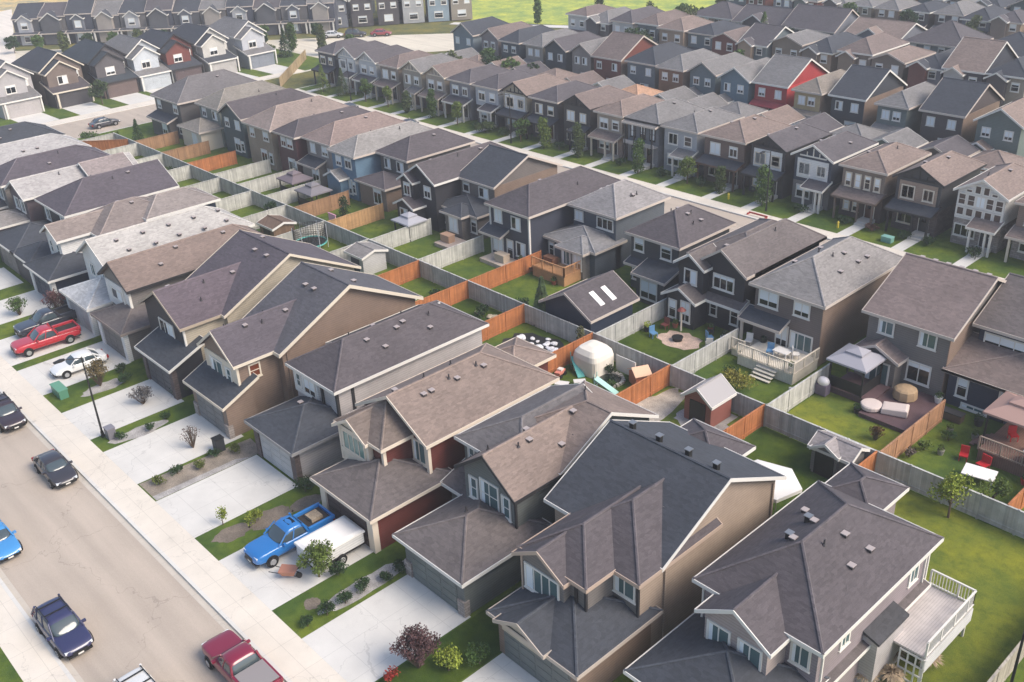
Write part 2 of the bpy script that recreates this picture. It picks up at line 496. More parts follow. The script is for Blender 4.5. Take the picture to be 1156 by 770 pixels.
class House:
    def __init__(s, label, cx, cy, loc=None, rz=0, group=None, name='detached_house', cat='house', detail=2):
        s.c = (cx, cy, 0); s.detail = detail
        s.root = thing(name, label, cat, loc or (cx, cy, 0), rz, group)
        s.wm = {}; s.roofs = []; s.R = MB(); s.T = MB(); s.main = None

    def wall(s, m):
        if m not in s.wm: s.wm[m] = MB()
        return s.wm[m]

    def block(s, x0, x1, y0, y1, z0, ze, ax, pitch, ends, wm, rm, tm, o=.4, vents=0, part='roof'):
        wall_geo(s.wall(wm), x0, x1, y0, y1, z0, ze, ax, pitch, ends, wm, o)
        s.roof(x0, x1, y0, y1, ze, ax, pitch, ends, rm, tm, o, vents)

    def roof(s, x0, x1, y0, y1, ze, ax, pitch, ends, rm, tm, o=.4, vents=0, fas=.2):
        if s.detail >= 2:
            B = MB(); F = MB()
            roof_geo(B, x0, x1, y0, y1, ze, ax, pitch, ends, rm, tm, o, fas=fas)
            r = B.obj('roof', s.root, shift=s.c)
        else:
            roof_geo(s.R, x0, x1, y0, y1, ze, ax, pitch, ends, rm, tm, o, fas=fas)
            r = None
        if vents and ax in ('x', 'y'):
            # vents sit on the slope that faces +x (ax y) or -y (ax x), and a few along the ridge
            for k in range(vents):
                t = (k+.6)/(vents+.2)+rnd.uniform(-.04, .04)
                if ax == 'y':
                    hw = (x1-x0)/2+o; xm = (x0+x1)/2; side = 1 if k % 3 else -1
                    d = rnd.choice((.18, .25, .55)); x = xm+side*hw*d
                    i0 = hw if ends[0] == 'h' else .6; i1 = hw if ends[1] == 'h' else .6
                    y = y0+i0*.9+(y1-y0-.9*(i0+i1))*t; z = ze+hw*(1-d)*pitch
                else:
                    hw = (y1-y0)/2+o; ym = (y0+y1)/2; side = -1 if k % 3 else 1
                    d = rnd.choice((.15, .22, .5)); y = ym+side*hw*d
                    x = x0+.8+(x1-x0-1.6)*t; z = ze+hw*(1-d)*pitch
                s.vent(x, y, z, r)

    def vent(s, x, y, z, parent=None, kind=None):
        kind = kind if kind is not None else rnd.choice((0, 0, 1))
        key = ('vent', kind)
        if key not in _w:
            b = MB(); lt = mat('plain', 'a79c98', .5); dk = mat('plain', '3a3638', .6)
            if kind == 0:
                b.box(-.17, .17, -.17, .17, -.1, .1, dk); b.box(-.21, .21, -.21, .21, .1, .16, lt)
            elif kind == 1:
                b.cyl((0, 0, -.2), (0, 0, .35), .06, .06, dk, 8); b.cyl((0, 0, -.05), (0, 0, .05), .16, .08, dk, 8)
            else:
                b.box(-.2, .2, -.2, .2, -.3, .5, BLACK); b.box(-.27, .27, -.27, .27, .52, .58, mat('metal', '9a9a9a')); b.box(-.12, .12, -.12, .12, .5, .52, BLACK)
            _w[key] = b.data('roof_vent')
        o = link('roof_vent', _w[key], s.root, (x-s.c[0], y-s.c[1], z+.05)); k_ = .72 if kind == 2 else .85; o.scale = (k_, k_, k_)
        return o

    def pipe(s, x, y, z1, m=None):
        b = MB(); b.box(x, x+.09, y-.05, y+.05, .1, z1, m or WHITE); b.obj('downpipe', s.root, shift=s.c)

    def win(s, face, a, plane, z, w, h, n=2, frame=None, pane=None, mid=False):
        frame = frame or WHITE; pane = pane or GLASS
        fd, pd = win_data(w, h, n, frame, pane, mid)
        if face == 'F': loc, rz = (a, plane, z), 0
        elif face == 'R': loc, rz = (plane, a, z), math.pi/2
        elif face == 'B': loc, rz = (a, plane, z), math.pi
        else: loc, rz = (plane, a, z), -math.pi/2
        f = link('window', fd, s.root, (loc[0]-s.c[0], loc[1]-s.c[1], loc[2]), rz)
        if s.detail >= 1: link('pane', pd, f)
        return f

    def gdoor(s, a, plane, w, h, m):
        return link('garage_door', gdoor_data(w, h, m), s.root, (a-s.c[0], plane-s.c[1], .02))

    def door(s, face, a, plane, m, z=.3, w=.95, h=2.1):
        key = ('door', face, m.name, w)
        if key not in _w:
            b = MB(); b.box(-w/2-.1, w/2+.1, -.05, .02, 0, h+.1, WHITE); b.box(-w/2, w/2, -.075, -.045, .02, h, m)
            b.box(-w/4, w/4, -.09, -.07, h*.5, h*.9, DGLASS)
            hd = MB(); hd.box(w*.36, w*.43, -.13, -.07, 1.0, 1.12, CHROME)
            _w[key] = (b.data('door'), hd.data('handle'))
        loc, rz = ((a, plane, z), 0) if face == 'F' else ((plane, a, z), math.pi/2)
        d = link('door', _w[key][0], s.root, (loc[0]-s.c[0], loc[1]-s.c[1], z), rz)
        if s.detail >= 2: link('handle', _w[key][1], d)
        return d

    def trim(s, x0, x1, y0, y1, z0, z1, m):
        s.T.box(x0, x1, y0, y1, z0, z1, m)

    def corner(s, x, y, z0, z1, m, w=.14):
        b = MB(); b.box(x-w/2, x+w/2, y-w/2, y+w/2, z0, z1, m); b.obj('corner_post', s.root, shift=s.c)

    def part(s, name, mb):
        return mb.obj(name, s.root, shift=s.c)

    def done(s):
        for m, b in s.wm.items():
            if b.v: b.obj('wall', s.root, shift=s.c)
        if s.R.v: s.R.obj('roof', s.root, shift=s.c)
        if s.T.v: s.T.obj('trim', s.root, shift=s.c)
        return s.root
# ------------------------------------------------------------------ ground
CONC = mat('concrete', (.61, .59, .545))
WALK = mat('concrete', (.66, .60, .51))
CONC2 = mat('concrete', (.52, .50, .46))
ROAD = mat('asphalt', (.42, .355, .29))
LAWN = mat('grass', (.062, .108, .022))
LAWN2 = mat('grass', (.055, .085, .016))
DRYG = mat('grass', (.13, .15, .05))
SOIL = mat('rock', (.16, .13, .10))
GRAVEL = mat('rock', (.34, .32, .30))


def sheet(name, x0, x1, y0, y1, z, m, kerb=None):
    b = MB()
    b.poly([(x0, y0, z), (x1, y0, z), (x1, y1, z), (x0, y1, z)], m)
    return struct(b.obj(name, fix=False))


def polysheet(name, pts, z, m):
    b = MB(); b.poly([(x, y, z) for x, y in pts], m)
    o = b.obj(name, fix=False)
    if o.data.polygons[0].normal.z < 0: o.data.flip_normals()
    return struct(o)


sheet('ground', -1500, 900, -400, 1500, -.15, mat('grass', (.10, .115, .05)))
sheet('road', -166, 80, 8.1, 16.5, -.13, ROAD)
sheet('road', -164, 80, 81.2, 89.4, -.13, ROAD)
sheet('road', -166.5, -155, -60, 8.1, -.13, ROAD)
sheet('road', -166.5, -155, 16.5, 81.2, -.13, ROAD)
sheet('road', -163, 120, 134.5, 142, -.13, ROAD)
sheet('road', -120, 160, 176, 184, -.13, ROAD)


def block(name, x0, x1, y0, y1, kerb='', lawn=LAWN):
    b = MB(); b.box(x0, x1, y0, y1, -.15, 0, lawn)
    struct(b.obj(name))
    for c in kerb:
        k = MB()
        if c == 'S': k.box(x0, x1, y0-.16, y0+.05, -.15, .012, CONC)
        if c == 'N': k.box(x0, x1, y1-.05, y1+.16, -.15, .012, CONC)
        if c == 'W': k.box(x0-.16, x0+.05, y0, y1, -.15, .012, CONC)
        if c == 'E': k.box(x1-.05, x1+.16, y0, y1, -.15, .012, CONC)
        struct(k.obj('kerb'))


block('lawn', -155, 80, 16.5, 81.2, 'SNW')
block('lawn', -155, 80, 89.4, 134.5, 'SW', LAWN)
block('lawn', -155, 80, -60, 8.1, 'N')
block('lawn', -150, 160, 142, 176, 'S', LAWN2)
block('lawn', -200, -166.5, 10, 108, 'E', LAWN)
sheet('sidewalk', -155, 80, 16.55, 18.6, .005, WALK)
sheet('gutter', -155, 80, 15.95, 16.34, -.125, mat('concrete', (.50, .45, .38)))
sheet('gutter', -155, 80, 8.26, 8.6, -.125, mat('concrete', (.50, .45, .38)))
sheet('sidewalk', -155, 80, 6.2, 8.05, .005, WALK)
sheet('sidewalk', -155, 80, 89.45, 91.1, .005, WALK)
sheet('sidewalk', -155, 80, 79.4, 81.1, .005, WALK)
sheet('sidewalk', -169, -166.6, 10, 100, .005, WALK)
sheet('alley', -150, 80, 108.8, 112.8, .006, CONC2)

# driveways of the near row and their lawn strips' dark turf
DRV = [(-22.6, -16.8, 28), (-30.8, -24.9, 26), (-39.6, -34.1, 26.4), (-49.1, -42.8, 26.3), (-57.9, -52.3, 26.4), (-66.6, -60.8, 27), (-74.6, -69.0, 26.3),
       (-84.6, -78.6, 26.2), (-92.0, -85.9, 26.2), (-101.2, -95.4, 26.4), (-110, -104, 26), (-119, -113, 26), (-128, -122, 26), (-137, -131, 26)]
for a, b_, y in DRV: sheet('driveway', a, b_, 18.6, y, .008, CONC)
for a, b_ in ((-68, -62),): sheet('driveway', a, b_, -8, 6.2, .008, CONC)
for k in range(14):
    x = -27-8.6*k
    sheet('driveway', x, x+5, 76, 79.4, .008, CONC)


def blob(cx, cy, rx, ry, z, m, name='gravel', n=22, seed=0, ang=0):
    r = random.Random(seed+int(cx*7))
    pts = []
    for k in range(n):
        a = 2*math.pi*k/n; q = 1+r.uniform(-.14, .14)
        u, v = rx*q*math.cos(a), ry*q*math.sin(a)
        pts.append((cx+u*math.cos(ang)-v*math.sin(ang), cy+u*math.sin(ang)+v*math.cos(ang)))
    return polysheet(name, pts, z, m)


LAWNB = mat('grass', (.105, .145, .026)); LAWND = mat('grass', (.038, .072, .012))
sheet('lawn', -24.7, -11.1, 44.9, 54.3, .006, LAWNB); sheet('lawn', -16.2, -11.1, 30, 44.9, .006, LAWNB)
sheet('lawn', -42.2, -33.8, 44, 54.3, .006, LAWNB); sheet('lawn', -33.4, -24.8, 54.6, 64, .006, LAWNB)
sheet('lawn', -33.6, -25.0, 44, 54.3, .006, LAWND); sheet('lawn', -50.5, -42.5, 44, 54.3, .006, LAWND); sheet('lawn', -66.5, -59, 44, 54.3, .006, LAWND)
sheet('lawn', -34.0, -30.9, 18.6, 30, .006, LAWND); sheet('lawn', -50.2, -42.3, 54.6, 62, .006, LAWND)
# landscaping beds in the strips between driveways
blob(-51, 20.6, .8, 1.3, .012, SOIL, 'mulch')
blob(-50.6, 23.2, .9, 1.6, .012, SOIL, 'mulch')
blob(-50.2, 25.8, .7, 1.2, .012, SOIL, 'mulch')
blob(-40.6, 23.8, .75, 3.2, .012, GRAVEL)
blob(-41.6, 20.6, .5, .5, .012, SOIL, 'mulch')
polysheet('mulch', [(-60.7, 18.7), (-57.95, 18.7), (-57.95, 27), (-60.2, 27.2)], .010, mat('rock', (.25, .21, .165)))
polysheet('gravel', [(-58.6, 18.7), (-57.95, 18.7), (-57.95, 26), (-58.5, 25)], .014, GRAVEL)
blob(-67.3, 21.8, .7, 2.4, .012, GRAVEL)
blob(-76.2, 22.8, .8, 1.9, .012, GRAVEL)
polysheet('gravel', [(-61.5, 46), (-58.9, 46), (-58.9, 47), (-61.5, 47)], .01, GRAVEL)
blob(-41.0, 50.2, 1.4, 4.4, .010, mat('rock', (.40, .36, .30)), 'gravel')
blob(-37.4, 51.9, 2.2, 1.7, .012, GRAVEL, 'gravel')
blob(-54.8, 51.6, 3.0, 2.2, .012, mat('rock', (.02, .02, .022)), 'mulch')

# ------------------------------------------------------------------ near row of houses (garages towards the near road)
RP = mat('shingle', (.080, .068, .073))       # purple-brown shingles
RS = mat('shingle', (.044, .049, .060))       # slate grey
RT = mat('shingle', (.20, .152, .128))        # tan
RT2 = mat('shingle', (.118, .100, .096))      # brown-grey
RG = mat('shingle', (.215, .20, .19))         # light grey
RW = mat('shingle', (.38, .36, .335))          # near white
RD = mat('shingle', (.085, .072, .084))       # dark purple
SIDE_TAN = mat('siding', (.37, .29, .225))
SIDE_GREY = mat('siding', (.17, .155, .145))
SIDE_MAUVE = mat('siding', (.27, .225, .235))
SIDE_GREEN = mat('siding', (.13, .145, .14))
SIDE_RED = mat('siding', (.125, .032, .026))
SIDE_LGREY = mat('siding', (.42, .39, .38))
SIDE_WHITE = mat('siding', (.68, .67, .65))
SIDE_NAVY = mat('siding', (.024, .034, .062))
SIDE_BLACK = mat('siding', (.026, .026, .033))
SIDE_BROWN = mat('siding', (.21, .15, .115))
SIDE_BEIGE = mat('siding', (.42, .37, .29))
STONE = mat('brick', (.30, .26, .235))
DARKBRICK = mat('brick', (.10, .075, .07))
G = 'houses with front garages along the near road'


def garage_front(h, x0, x1, y, dm, col=STONE, hgt=2.35):
    w_ = x1-x0
    h.gdoor((x0+x1)/2, y, w_-1.3, hgt-.15, dm)
    zt = 1.1 if col is STONE else 2.6
    b = MB(); b.box(x0-.05, x0+.55, y-.12, y+.3, 0, zt, col); h.part('pillar', b)
    b = MB(); b.box(x1-.55, x1+.05, y-.12, y+.3, 0, zt, col); h.part('pillar', b)


# --- N0
h = House('mauve-sided house with purple-brown hip roof and white rear deck at the lower right', -19.5, 38, group=G)
h.block(-22.9, -16.3, 32.8, 43.6, 0, 5.6, 'y', .62, 'hh', SIDE_MAUVE, RP, WHITE, vents=7)
h.block(-21.6, -18.0, 31.2, 36.5, 2.4, 5.45, 'y', .62, 'gg', mat('siding', (.36, .30, .28)), RP, WHITE, .35)
h.block(-22.7, -19.9, 43.6, 46.9, 0, 5.3, 'y', .45, 'hh', SIDE_MAUVE, RP, WHITE, .4)
h.block(-23.0, -16.6, 27.8, 33.4, 0, 2.85, 'y', .42, 'hh', SIDE_MAUVE, RS, WHITE, .45)
h.roof(-16.3, -15.95, 32.9, 43.4, 2.8, 'R', .3, 'gg', RT2, WHITE, .06, fas=.16)
h.wall(SIDE_LGREY).box(-16.31, -15.5, 37.2, 40.0, 0, 3.2, SIDE_LGREY)
h.roof(-16.2, -15.5, 37.2, 40.0, 3.25, 'R', .35, 'gg', mat('shingle', (.05, .05, .055)), None, .12)
h.win('F', -20.75, 31.2, 3.15, 1.4, 1.85, 2); h.win('F', -18.95, 31.2, 3.15, 1.4, 1.85, 2)
h.win('F', -17.2, 32.8, 3.7, 1.1, 1.35, 2); h.pipe(-16.3, 33.2, 5.4); h.pipe(-16.3, 43.2, 5.4)
h.win('R', 35.2, -16.3, 3.9, .9, 1.1, 2); h.win('R', 34.0, -16.3, .9, 1.0, 1.2, 1); h.win('R', 42, -16.3, 3.6, 1.0, 1.3, 2); h.win('R', 42.3, -16.3, 3.4+.0, .01+.9, .8, 1) if False else None
h.gdoor(-19.8, 27.8, 4.9, 2.2, SIDE_GREY)
h.corner(-22.9, 32.8, 0, 5.4, WHITE, .12); h.corner(-16.3, 43.6, 0, 5.4, WHITE, .12)
h.vent(-20.6, 36.6, 7.2, None, 2); h.vent(-20.7, 38.5, 7.15, None, 2)
h.done()
# --- N1
h = House('tall house with slate gable roof, tan side wall and four black roof vents', -29.2, 36, group=G)
M1W = SIDE_GREY
wall_geo(h.wall(SIDE_TAN), -33.1, -25.3, 32.3, 42.7, 0, 5.6, 'x', .49, 'gg', SIDE_TAN)
h.roof(-33.1, -25.3, 32.3, 42.7, 5.6, 'x', .49, 'gg', RS, WHITE)
for x in (-32.2, -30.2, -28.1, -26.2): h.vent(x, 38.0, 8.1, None, 2)
h.vent(-27.2, 34.8, 6.75, None, 0)
h.block(-31.1, -27.0, 28.4, 36.0, 2.2, 5.6, 'y', .6, 'hg', M1W, RP, mat('plain', 'b09c8c', .5))
h.block(-31.2, -28.1, 27.9, 31.0, 2.2, 5.45, 'y', .6, 'gg', M1W, RP, mat('plain', 'b09c8c', .5), .35)
h.block(-31.0, -25.32, 30.5, 36.6, 0, 5.58, 'y', .6, 'hg', M1W, RP, mat('plain', 'b09c8c', .5))
h.wall(SIDE_TAN).box(-25.6, -25.27, 30.62, 32.4, 0, 5.4, SIDE_TAN)
h.block(-32.6, -28.7, 41.5, 44.6, 0, 5.2, 'y', .45, 'hh', SIDE_TAN, RP, WHITE)
h.block(-31.0, -25.2, 25.8, 31.5, 0, 2.85, 'y', .40, 'hh', SIDE_BROWN, RS, mat('plain', 'b0a498', .5), .4)
h.block(-30.3, -27.2, 25.45, 28, 2.3, 2.95, 'y', .5, 'gg', SIDE_BEIGE, RS, mat('plain', 'b0a498', .5), .3)
h.win('F', -29.7, 27.9, 3.3, 2.6, 1.7, 4)
h.win('F', -26.2, 30.5, 3.85, 1.5, 1.3, 2)
h.pipe(-25.27, 32.6, 5.3, SIDE_TAN); h.pipe(-25.27, 42.4, 5.3, SIDE_TAN)
h.gdoor(-28.1, 25.8, 4.9, 2.2, SIDE_GREEN)
for x, y in ((-27.0, 28.4), (-27.6, 28.3), (-25.3, 30.5)): h.corner(x, y, 2.6, 5.5, DARKTRIM)
h.corner(-31.2, 27.9, 2.6, 5.4, mat('plain', 'b09c8c', .5), .12)
h.done()
# --- N2
h = House('dark green-grey house with tan gable roof, windowed front gable and green garage door', -37.5, 36, group=G)
h.block(-41.9, -36.6, 33.0, 40.8, 0, 5.6, 'y', .45, 'hg', SIDE_GREEN, mat('shingle', (.125, .115, .115)), WHITE)
h.block(-39.4, -34.9, 30.9, 37.6, 0, 5.6, 'y', .74, 'gg', SIDE_GREEN, RT, DARKTRIM, vents=6)
h.block(-40.6, -34.9, 34.6, 42.8, 0, 5.65, 'x', .50, 'hg', SIDE_GREEN, RT, WHITE, vents=2)
h.block(-39.7, -34.3, 26.2, 32.5, 0, 2.9, 'y', .42, 'hh', SIDE_GREEN, RT2, WHITE, .45, vents=1)
h.roof(-41.9, -39.4, 31.4, 33.4, 2.9, 'F', .35, 'gg', RT2, WHITE, .3)
h.wall(SIDE_GREEN).box(-41.8, -39.5, 31.6, 33.2, 0, 2.95, SIDE_GREEN)
h.pipe(-34.9, 37.0, 5.4, DARKTRIM)
h.win('F', -38.6, 30.9, 3.6, .8, 1.6, 1, mid=True); h.win('F', -37.15, 30.9, 3.6, 1.7, 1.9, 2, mid=True); h.win('F', -35.7, 30.9, 3.6, .8, 1.6, 1, mid=True)
h.win('F', -41.2, 33.0, 3.8, .7, 1.4, 1); h.win('F', -40.1, 33.0, 3.8, .7, 1.4, 1)
garage_front(h, -39.7, -34.3, 26.2, mat('siding', (.14, .16, .15)))
h.corner(-34.9, 30.9, 2.6, 5.6, DARKTRIM)
h.done()
# --- N3
h = House('dark red sided house with tan roof and white corner posts, behind the blue pickup', -46, 36, group=G)
PT = mat('plain', 'd6c8b6', .5)
h.block(-49.9, -43.1, 31.0, 42.0, 0, 5.6, 'y', .56, 'gh', SIDE_RED, RT, PT, vents=9)
h.block(-49.3, -45.0, 28.9, 33.5, 2.4, 5.5, 'y', .62, 'hg', SIDE_RED, mat('shingle', (.155, .122, .104)), PT, .45)
h.block(-49.2, -46.2, 28.5, 31, 2.4, 5.45, 'y', .6, 'gg', CREAM, mat('shingle', (.155, .122, .104)), PT, .35)
h.block(-49.8, -46.4, 41.5, 45.0, 0, 5.0, 'y', .42, 'hh', SIDE_RED, RT, PT)
h.block(-48.3, -42.6, 26.0, 32.0, 0, 2.9, 'y', .40, 'hh', SIDE_RED, RT2, PT, .45, vents=1)
h.win('F', -47.7, 28.5, 3.75, 2.5, 1.5, 4, PT, mat('glass', '6a8a82')); h.win('F', -44.0, 31.0, 3.6, 1.4, 1.7, 2, PT)
h.pipe(-43.1, 41.4, 5.4, PT)
h.trim(-49.25, -46.1, 28.42, 28.5, 3.45, 3.8, PT)
garage_front(h, -48.3, -42.6, 26.0, mat('siding', (.075, .05, .045)), PT)
for x, y in ((-49.3, 28.6), (-46.2, 28.6), (-45.0, 28.9), (-43.1, 31.0)): h.corner(x, y, 2.7, 5.5, PT, .24)
h.done()
# --- N4
h = House('pale grey house with slate hip roof, left of the dark red house', -55.8, 37, group=G)
h.block(-58.5, -53.0, 30.8, 44.3, 0, 5.6, 'y', .60, 'hh', SIDE_LGREY, RP, WHITE, vents=9)
h.roof(-60.0, -57.6, 35.0, 43.5, 5.1, 'L', .4, 'gg', RS, WHITE, .25)
h.wall(SIDE_LGREY).box(-59.7, -58.4, 35.3, 43.2, 0, 5.15, SIDE_LGREY)
h.block(-57.8, -52.4, 26.6, 32.4, 0, 2.9, 'y', .38, 'hh', SIDE_LGREY, RS, mat('plain', '8f8d8c', .5), .45, vents=1)
h.trim(-58.56, -55.4, 30.70, 30.8, 3.4, 5.4, SIDE_WHITE)
h.win('F', -57.9, 30.7, 3.9, .8, 1.2, 1); h.win('F', -56.4, 30.7, 3.7, 1.6, 1.4, 2, WHITE, BLIND)
garage_front(h, -57.8, -52.4, 26.6, mat('siding', (.40, .40, .40)), DARKBRICK)
for x, y in ((-54.8, 30.75), (-53.0, 30.8), (-53.0, 32.1)): h.corner(x, y, 2.8, 5.5, DARKTRIM, .2)
h.done()
# --- N5
h = House('wide brown-sided house with long charcoal roof, high side gable and white fascia', -63.5, 36, group=G)
wall_geo(h.wall(SIDE_BROWN), -66.7, -60.8, 31.2, 43.9, 0, 5.6, 'x', .50, 'gg', SIDE_BROWN)
h.roof(-66.7, -60.8, 31.2, 43.9, 5.6, 'x', .50, 'gg', mat('shingle', (.085, .082, .092)), CREAM, .45, vents=4, fas=.26)
h.block(-66.3, -61.6, 27.8, 34.5, 0, 5.6, 'y', .72, 'gg', SIDE_BROWN, RD, CREAM, .4, vents=5)
h.wall(CREAM).box(-66.31, -61.59, 27.74, 27.8, 2.9, 5.3, CREAM)
h.block(-66.6, -61.2, 26.2, 28.6, 0, 2.9, 'F', .45, 'gg', SIDE_BROWN, RS, CREAM, .4)
h.pipe(-60.8, 31.6, 5.4, SIDE_BROWN); h.win('F', -64.7, 27.74, 3.3, 1.9, 1.6, 2); h.win('F', -62.9, 27.74, 3.5, .9, 1.3, 1)
h.win('R', 29.2, -61.6, 3.9, 1.0, 1.2, 1, CREAM, mat('glass', '6a3a28'))
garage_front(h, -66.6, -61.2, 26.2, mat('siding', (.17, .17, .17)))
for x, y in ((-66.3, 27.8), (-61.6, 27.8)): h.corner(x, y, 2.9, 5.3, CREAM, .2)
h.done()
# --- N6
h = House('olive-beige sided house with dark purple roof, next to the brown-sided one', -72.5, 36, group=G)
wall_geo(h.wall(SIDE_BEIGE), -77.4, -69.9, 31.6, 44.2, 0, 5.6, 'x', .50, 'gg', SIDE_BEIGE)
h.roof(-77.4, -69.9, 31.6, 44.2, 5.6, 'x', .50, 'gg', RD, CREAM, .4, vents=3)
h.block(-77.2, -70.4, 28.0, 35.5, 0, 5.6, 'y', .56, 'gg', SIDE_BLACK, mat('shingle', (.10, .078, .09)), mat('plain', 'a89a88', .5), .4, vents=5)
h.wall(SIDE_BEIGE).box(-70.45, -70.36, 28.02, 32, 0, 5.4, SIDE_BEIGE)
h.block(-75.0, -69.6, 26.1, 28.8, 0, 2.9, 'F', .42, 'gg', SIDE_BLACK, RS, WHITE, .4)
h.win('F', -73.6, 28.0, 3.4, 2.6, 1.6, 3, WHITE, BLIND)
garage_front(h, -75.0, -69.6, 26.1, mat('siding', (.08, .08, .09)), DARKBRICK)
h.corner(-70.4, 28.0, 2.9, 5.4, WHITE, .16)
h.done()
# --- N7
h = House('house with brown roof and narrow white posts, left of the dark purple roof', -82.5, 36, group=G)
h.block(-86.0, -80.7, 28.2, 42.6, 0, 5.6, 'y', .62, 'gh', SIDE_GREY, mat('shingle', (.19, .142, .12)), DARKTRIM, .4, vents=5)
h.wall(SIDE_WHITE).box(-85.9, -80.8, 28.12, 28.2, 3.0, 5.3, SIDE_WHITE)
h.block(-84.3, -78.8, 26.2, 31.4, 0, 2.9, 'y', .40, 'hh', SIDE_GREY, RT2, mat('plain', '8a7f78', .5), .4)
h.win('F', -83.6, 28.12, 3.7, 2.2, 1.1, 2, WHITE, BLIND)
garage_front(h, -84.3, -78.8, 26.2, SIDE_GREY, SIDE_WHITE)
for x in (-82.0, -80.8): h.corner(x, 28.1, 2.7, 5.4, WHITE, .22)
h.done()
# --- N8
h = House('white-fronted house with near-white shingled roof dotted with dark vents', -90, 36, group=G)
h.block(-92.9, -86.9, 29.0, 43.4, 0, 5.6, 'y', .60, 'gh', SIDE_WHITE, RW, WHITE, .4)
for k in range(5): h.vent(-88.9, 31+k*2.6, 7.1, None, 0); h.vent(-87.6+.3*(k % 2), 31.5+k*2.5, 6.35, None, 0)
h.block(-91.6, -86.0, 26.2, 31.5, 0, 2.9, 'y', .40, 'hh', SIDE_WHITE, mat('shingle', (.45, .45, .45)), WHITE, .4)
h.win('F', -91.2, 29.0, 3.6, 1.3, 1.3, 2); h.win('F', -88.4, 29.0, 3.6, 1.3, 1.3, 2)
garage_front(h, -91.6, -86.0, 26.2, SIDE_LGREY, SIDE_WHITE)
h.done()
# --- N9
h = House('white and navy house with brown-grey roof in stepped pieces and dark garage roof', -98.5, 36, group=G)
h.block(-102.0, -95.6, 32.0, 40.4, 0, 5.6, 'y', .50, 'hh', SIDE_NAVY, mat('shingle', (.20, .165, .15)), WHITE, vents=2)
h.block(-101.2, -97.6, 28.6, 34, 0, 5.6, 'y', .55, 'gg', SIDE_WHITE, mat('shingle', (.22, .18, .16)), WHITE)
h.block(-100.0, -95.6, 37.0, 44.4, 0, 6.0, 'y', .52, 'hh', SIDE_NAVY, mat('shingle', (.22, .19, .175)), WHITE)
h.block(-101.0, -95.2, 26.2, 32, 0, 2.9, 'y', .40, 'hh', SIDE_NAVY, RS, WHITE, .4)
h.block(-105.8, -101.2, 26.4, 31, 0, 2.9, 'y', .40, 'hh', SIDE_BLACK, RS, WHITE, .3)
h.win('F', -100.3, 28.6, 3.6, .9, 1.4, 1); h.win('F', -98.5, 28.6, 3.6, .9, 1.4, 1)
garage_front(h, -101.0, -95.2, 26.2, SIDE_NAVY, SIDE_WHITE)
h.done()
# --- N10..N14
NR = [(-112.0, -104.4, 'house with long dark purple roof left of the stepped brown-grey roofs', SIDE_BLACK, RD, 'hg', 32),
      (-118.6, -113.6, 'house with pale speckled roof, white fascia and a plum side gable', mat('siding', (.10, .075, .085)), mat('shingle', (.36, .34, .325)), 'gg', 31),
      (-126.6, -120.6, 'house with dark mauve roof between two pale roofs at the left edge', SIDE_GREY, RD, 'hh', 31),
      (-134.6, -128.6, 'house with pale sunlit roof next to the last dark roofs at the left edge', SIDE_LGREY, mat('shingle', (.34, .325, .315)), 'hh', 31),
      (-143.4, -137.0, 'corner house with slate roof at the far end of the near row', SIDE_GREY, RS, 'hh', 31)]
for i, (a, b_, lb, wm_, rm_, e, yf) in enumerate(NR):
    h = House(lb, (a+b_)/2, 36, group=G)
    h.block(a, b_, yf, 44, 0, 5.6, 'y', .52, e, wm_, rm_, WHITE, vents=4)
    h.block(a, b_-1, 26.5, yf+.5, 0, 2.9, 'y', .40, 'hh', wm_, RS if i != 1 else RG, WHITE)
    if i == 1: h.block(-117.5, -113.2, 38.5, 43.0, 0, 6.2, 'y', .5, 'gg', wm_, mat('shingle', (.24, .20, .19)), WHITE)
    h.win('F', a+1.6, yf, 3.6, 1.3, 1.4, 2); h.win('F', b_-1.6, yf, 3.6, 1.3, 1.4, 2)
    h.gdoor((a+b_)/2-.5, 26.5, 4.6, 2.2, SIDE_GREY)
    h.done()

# ------------------------------------------------------------------ middle row (rear sides face the camera)
G = 'houses of the middle row seen from the back'
FT = mat('plain', 'bfb3a8', .5)
# M0
h = House('navy house at the right edge with brown lower roof, above the pink gazebo', -21.5, 72, group=G)
h.block(-25.4, -17.0, 69.4, 79, 0, 5.6, 'x', .45, 'gg', SIDE_NAVY, RT2, FT, vents=3)
h.block(-25.8, -16.5, 66.3, 69.8, 0, 2.9, 'y', .34, 'hg', SIDE_NAVY, mat('shingle', (.17, .13, .115)), FT)
h.roof(-25.8, -16.5, 66.3, 69.5, 2.88, 'F', .40, 'gg', mat('shingle', (.17, .13, .115)), FT)
h.win('F', -23.3, 69.4, 4.0, 3.4, 1.1, 3, WHITE, BLIND)
h.win('F', -24.7, 66.3, .9, .9, 1.7, 1, WHITE, BLIND, True); h.win('F', -21.6, 66.3, .9, 1.0, 1.7, 1, WHITE, BLIND, True); h.win('F', -23.6, 66.3, -.6+.7, 2.0, .45, 2)
h.done()
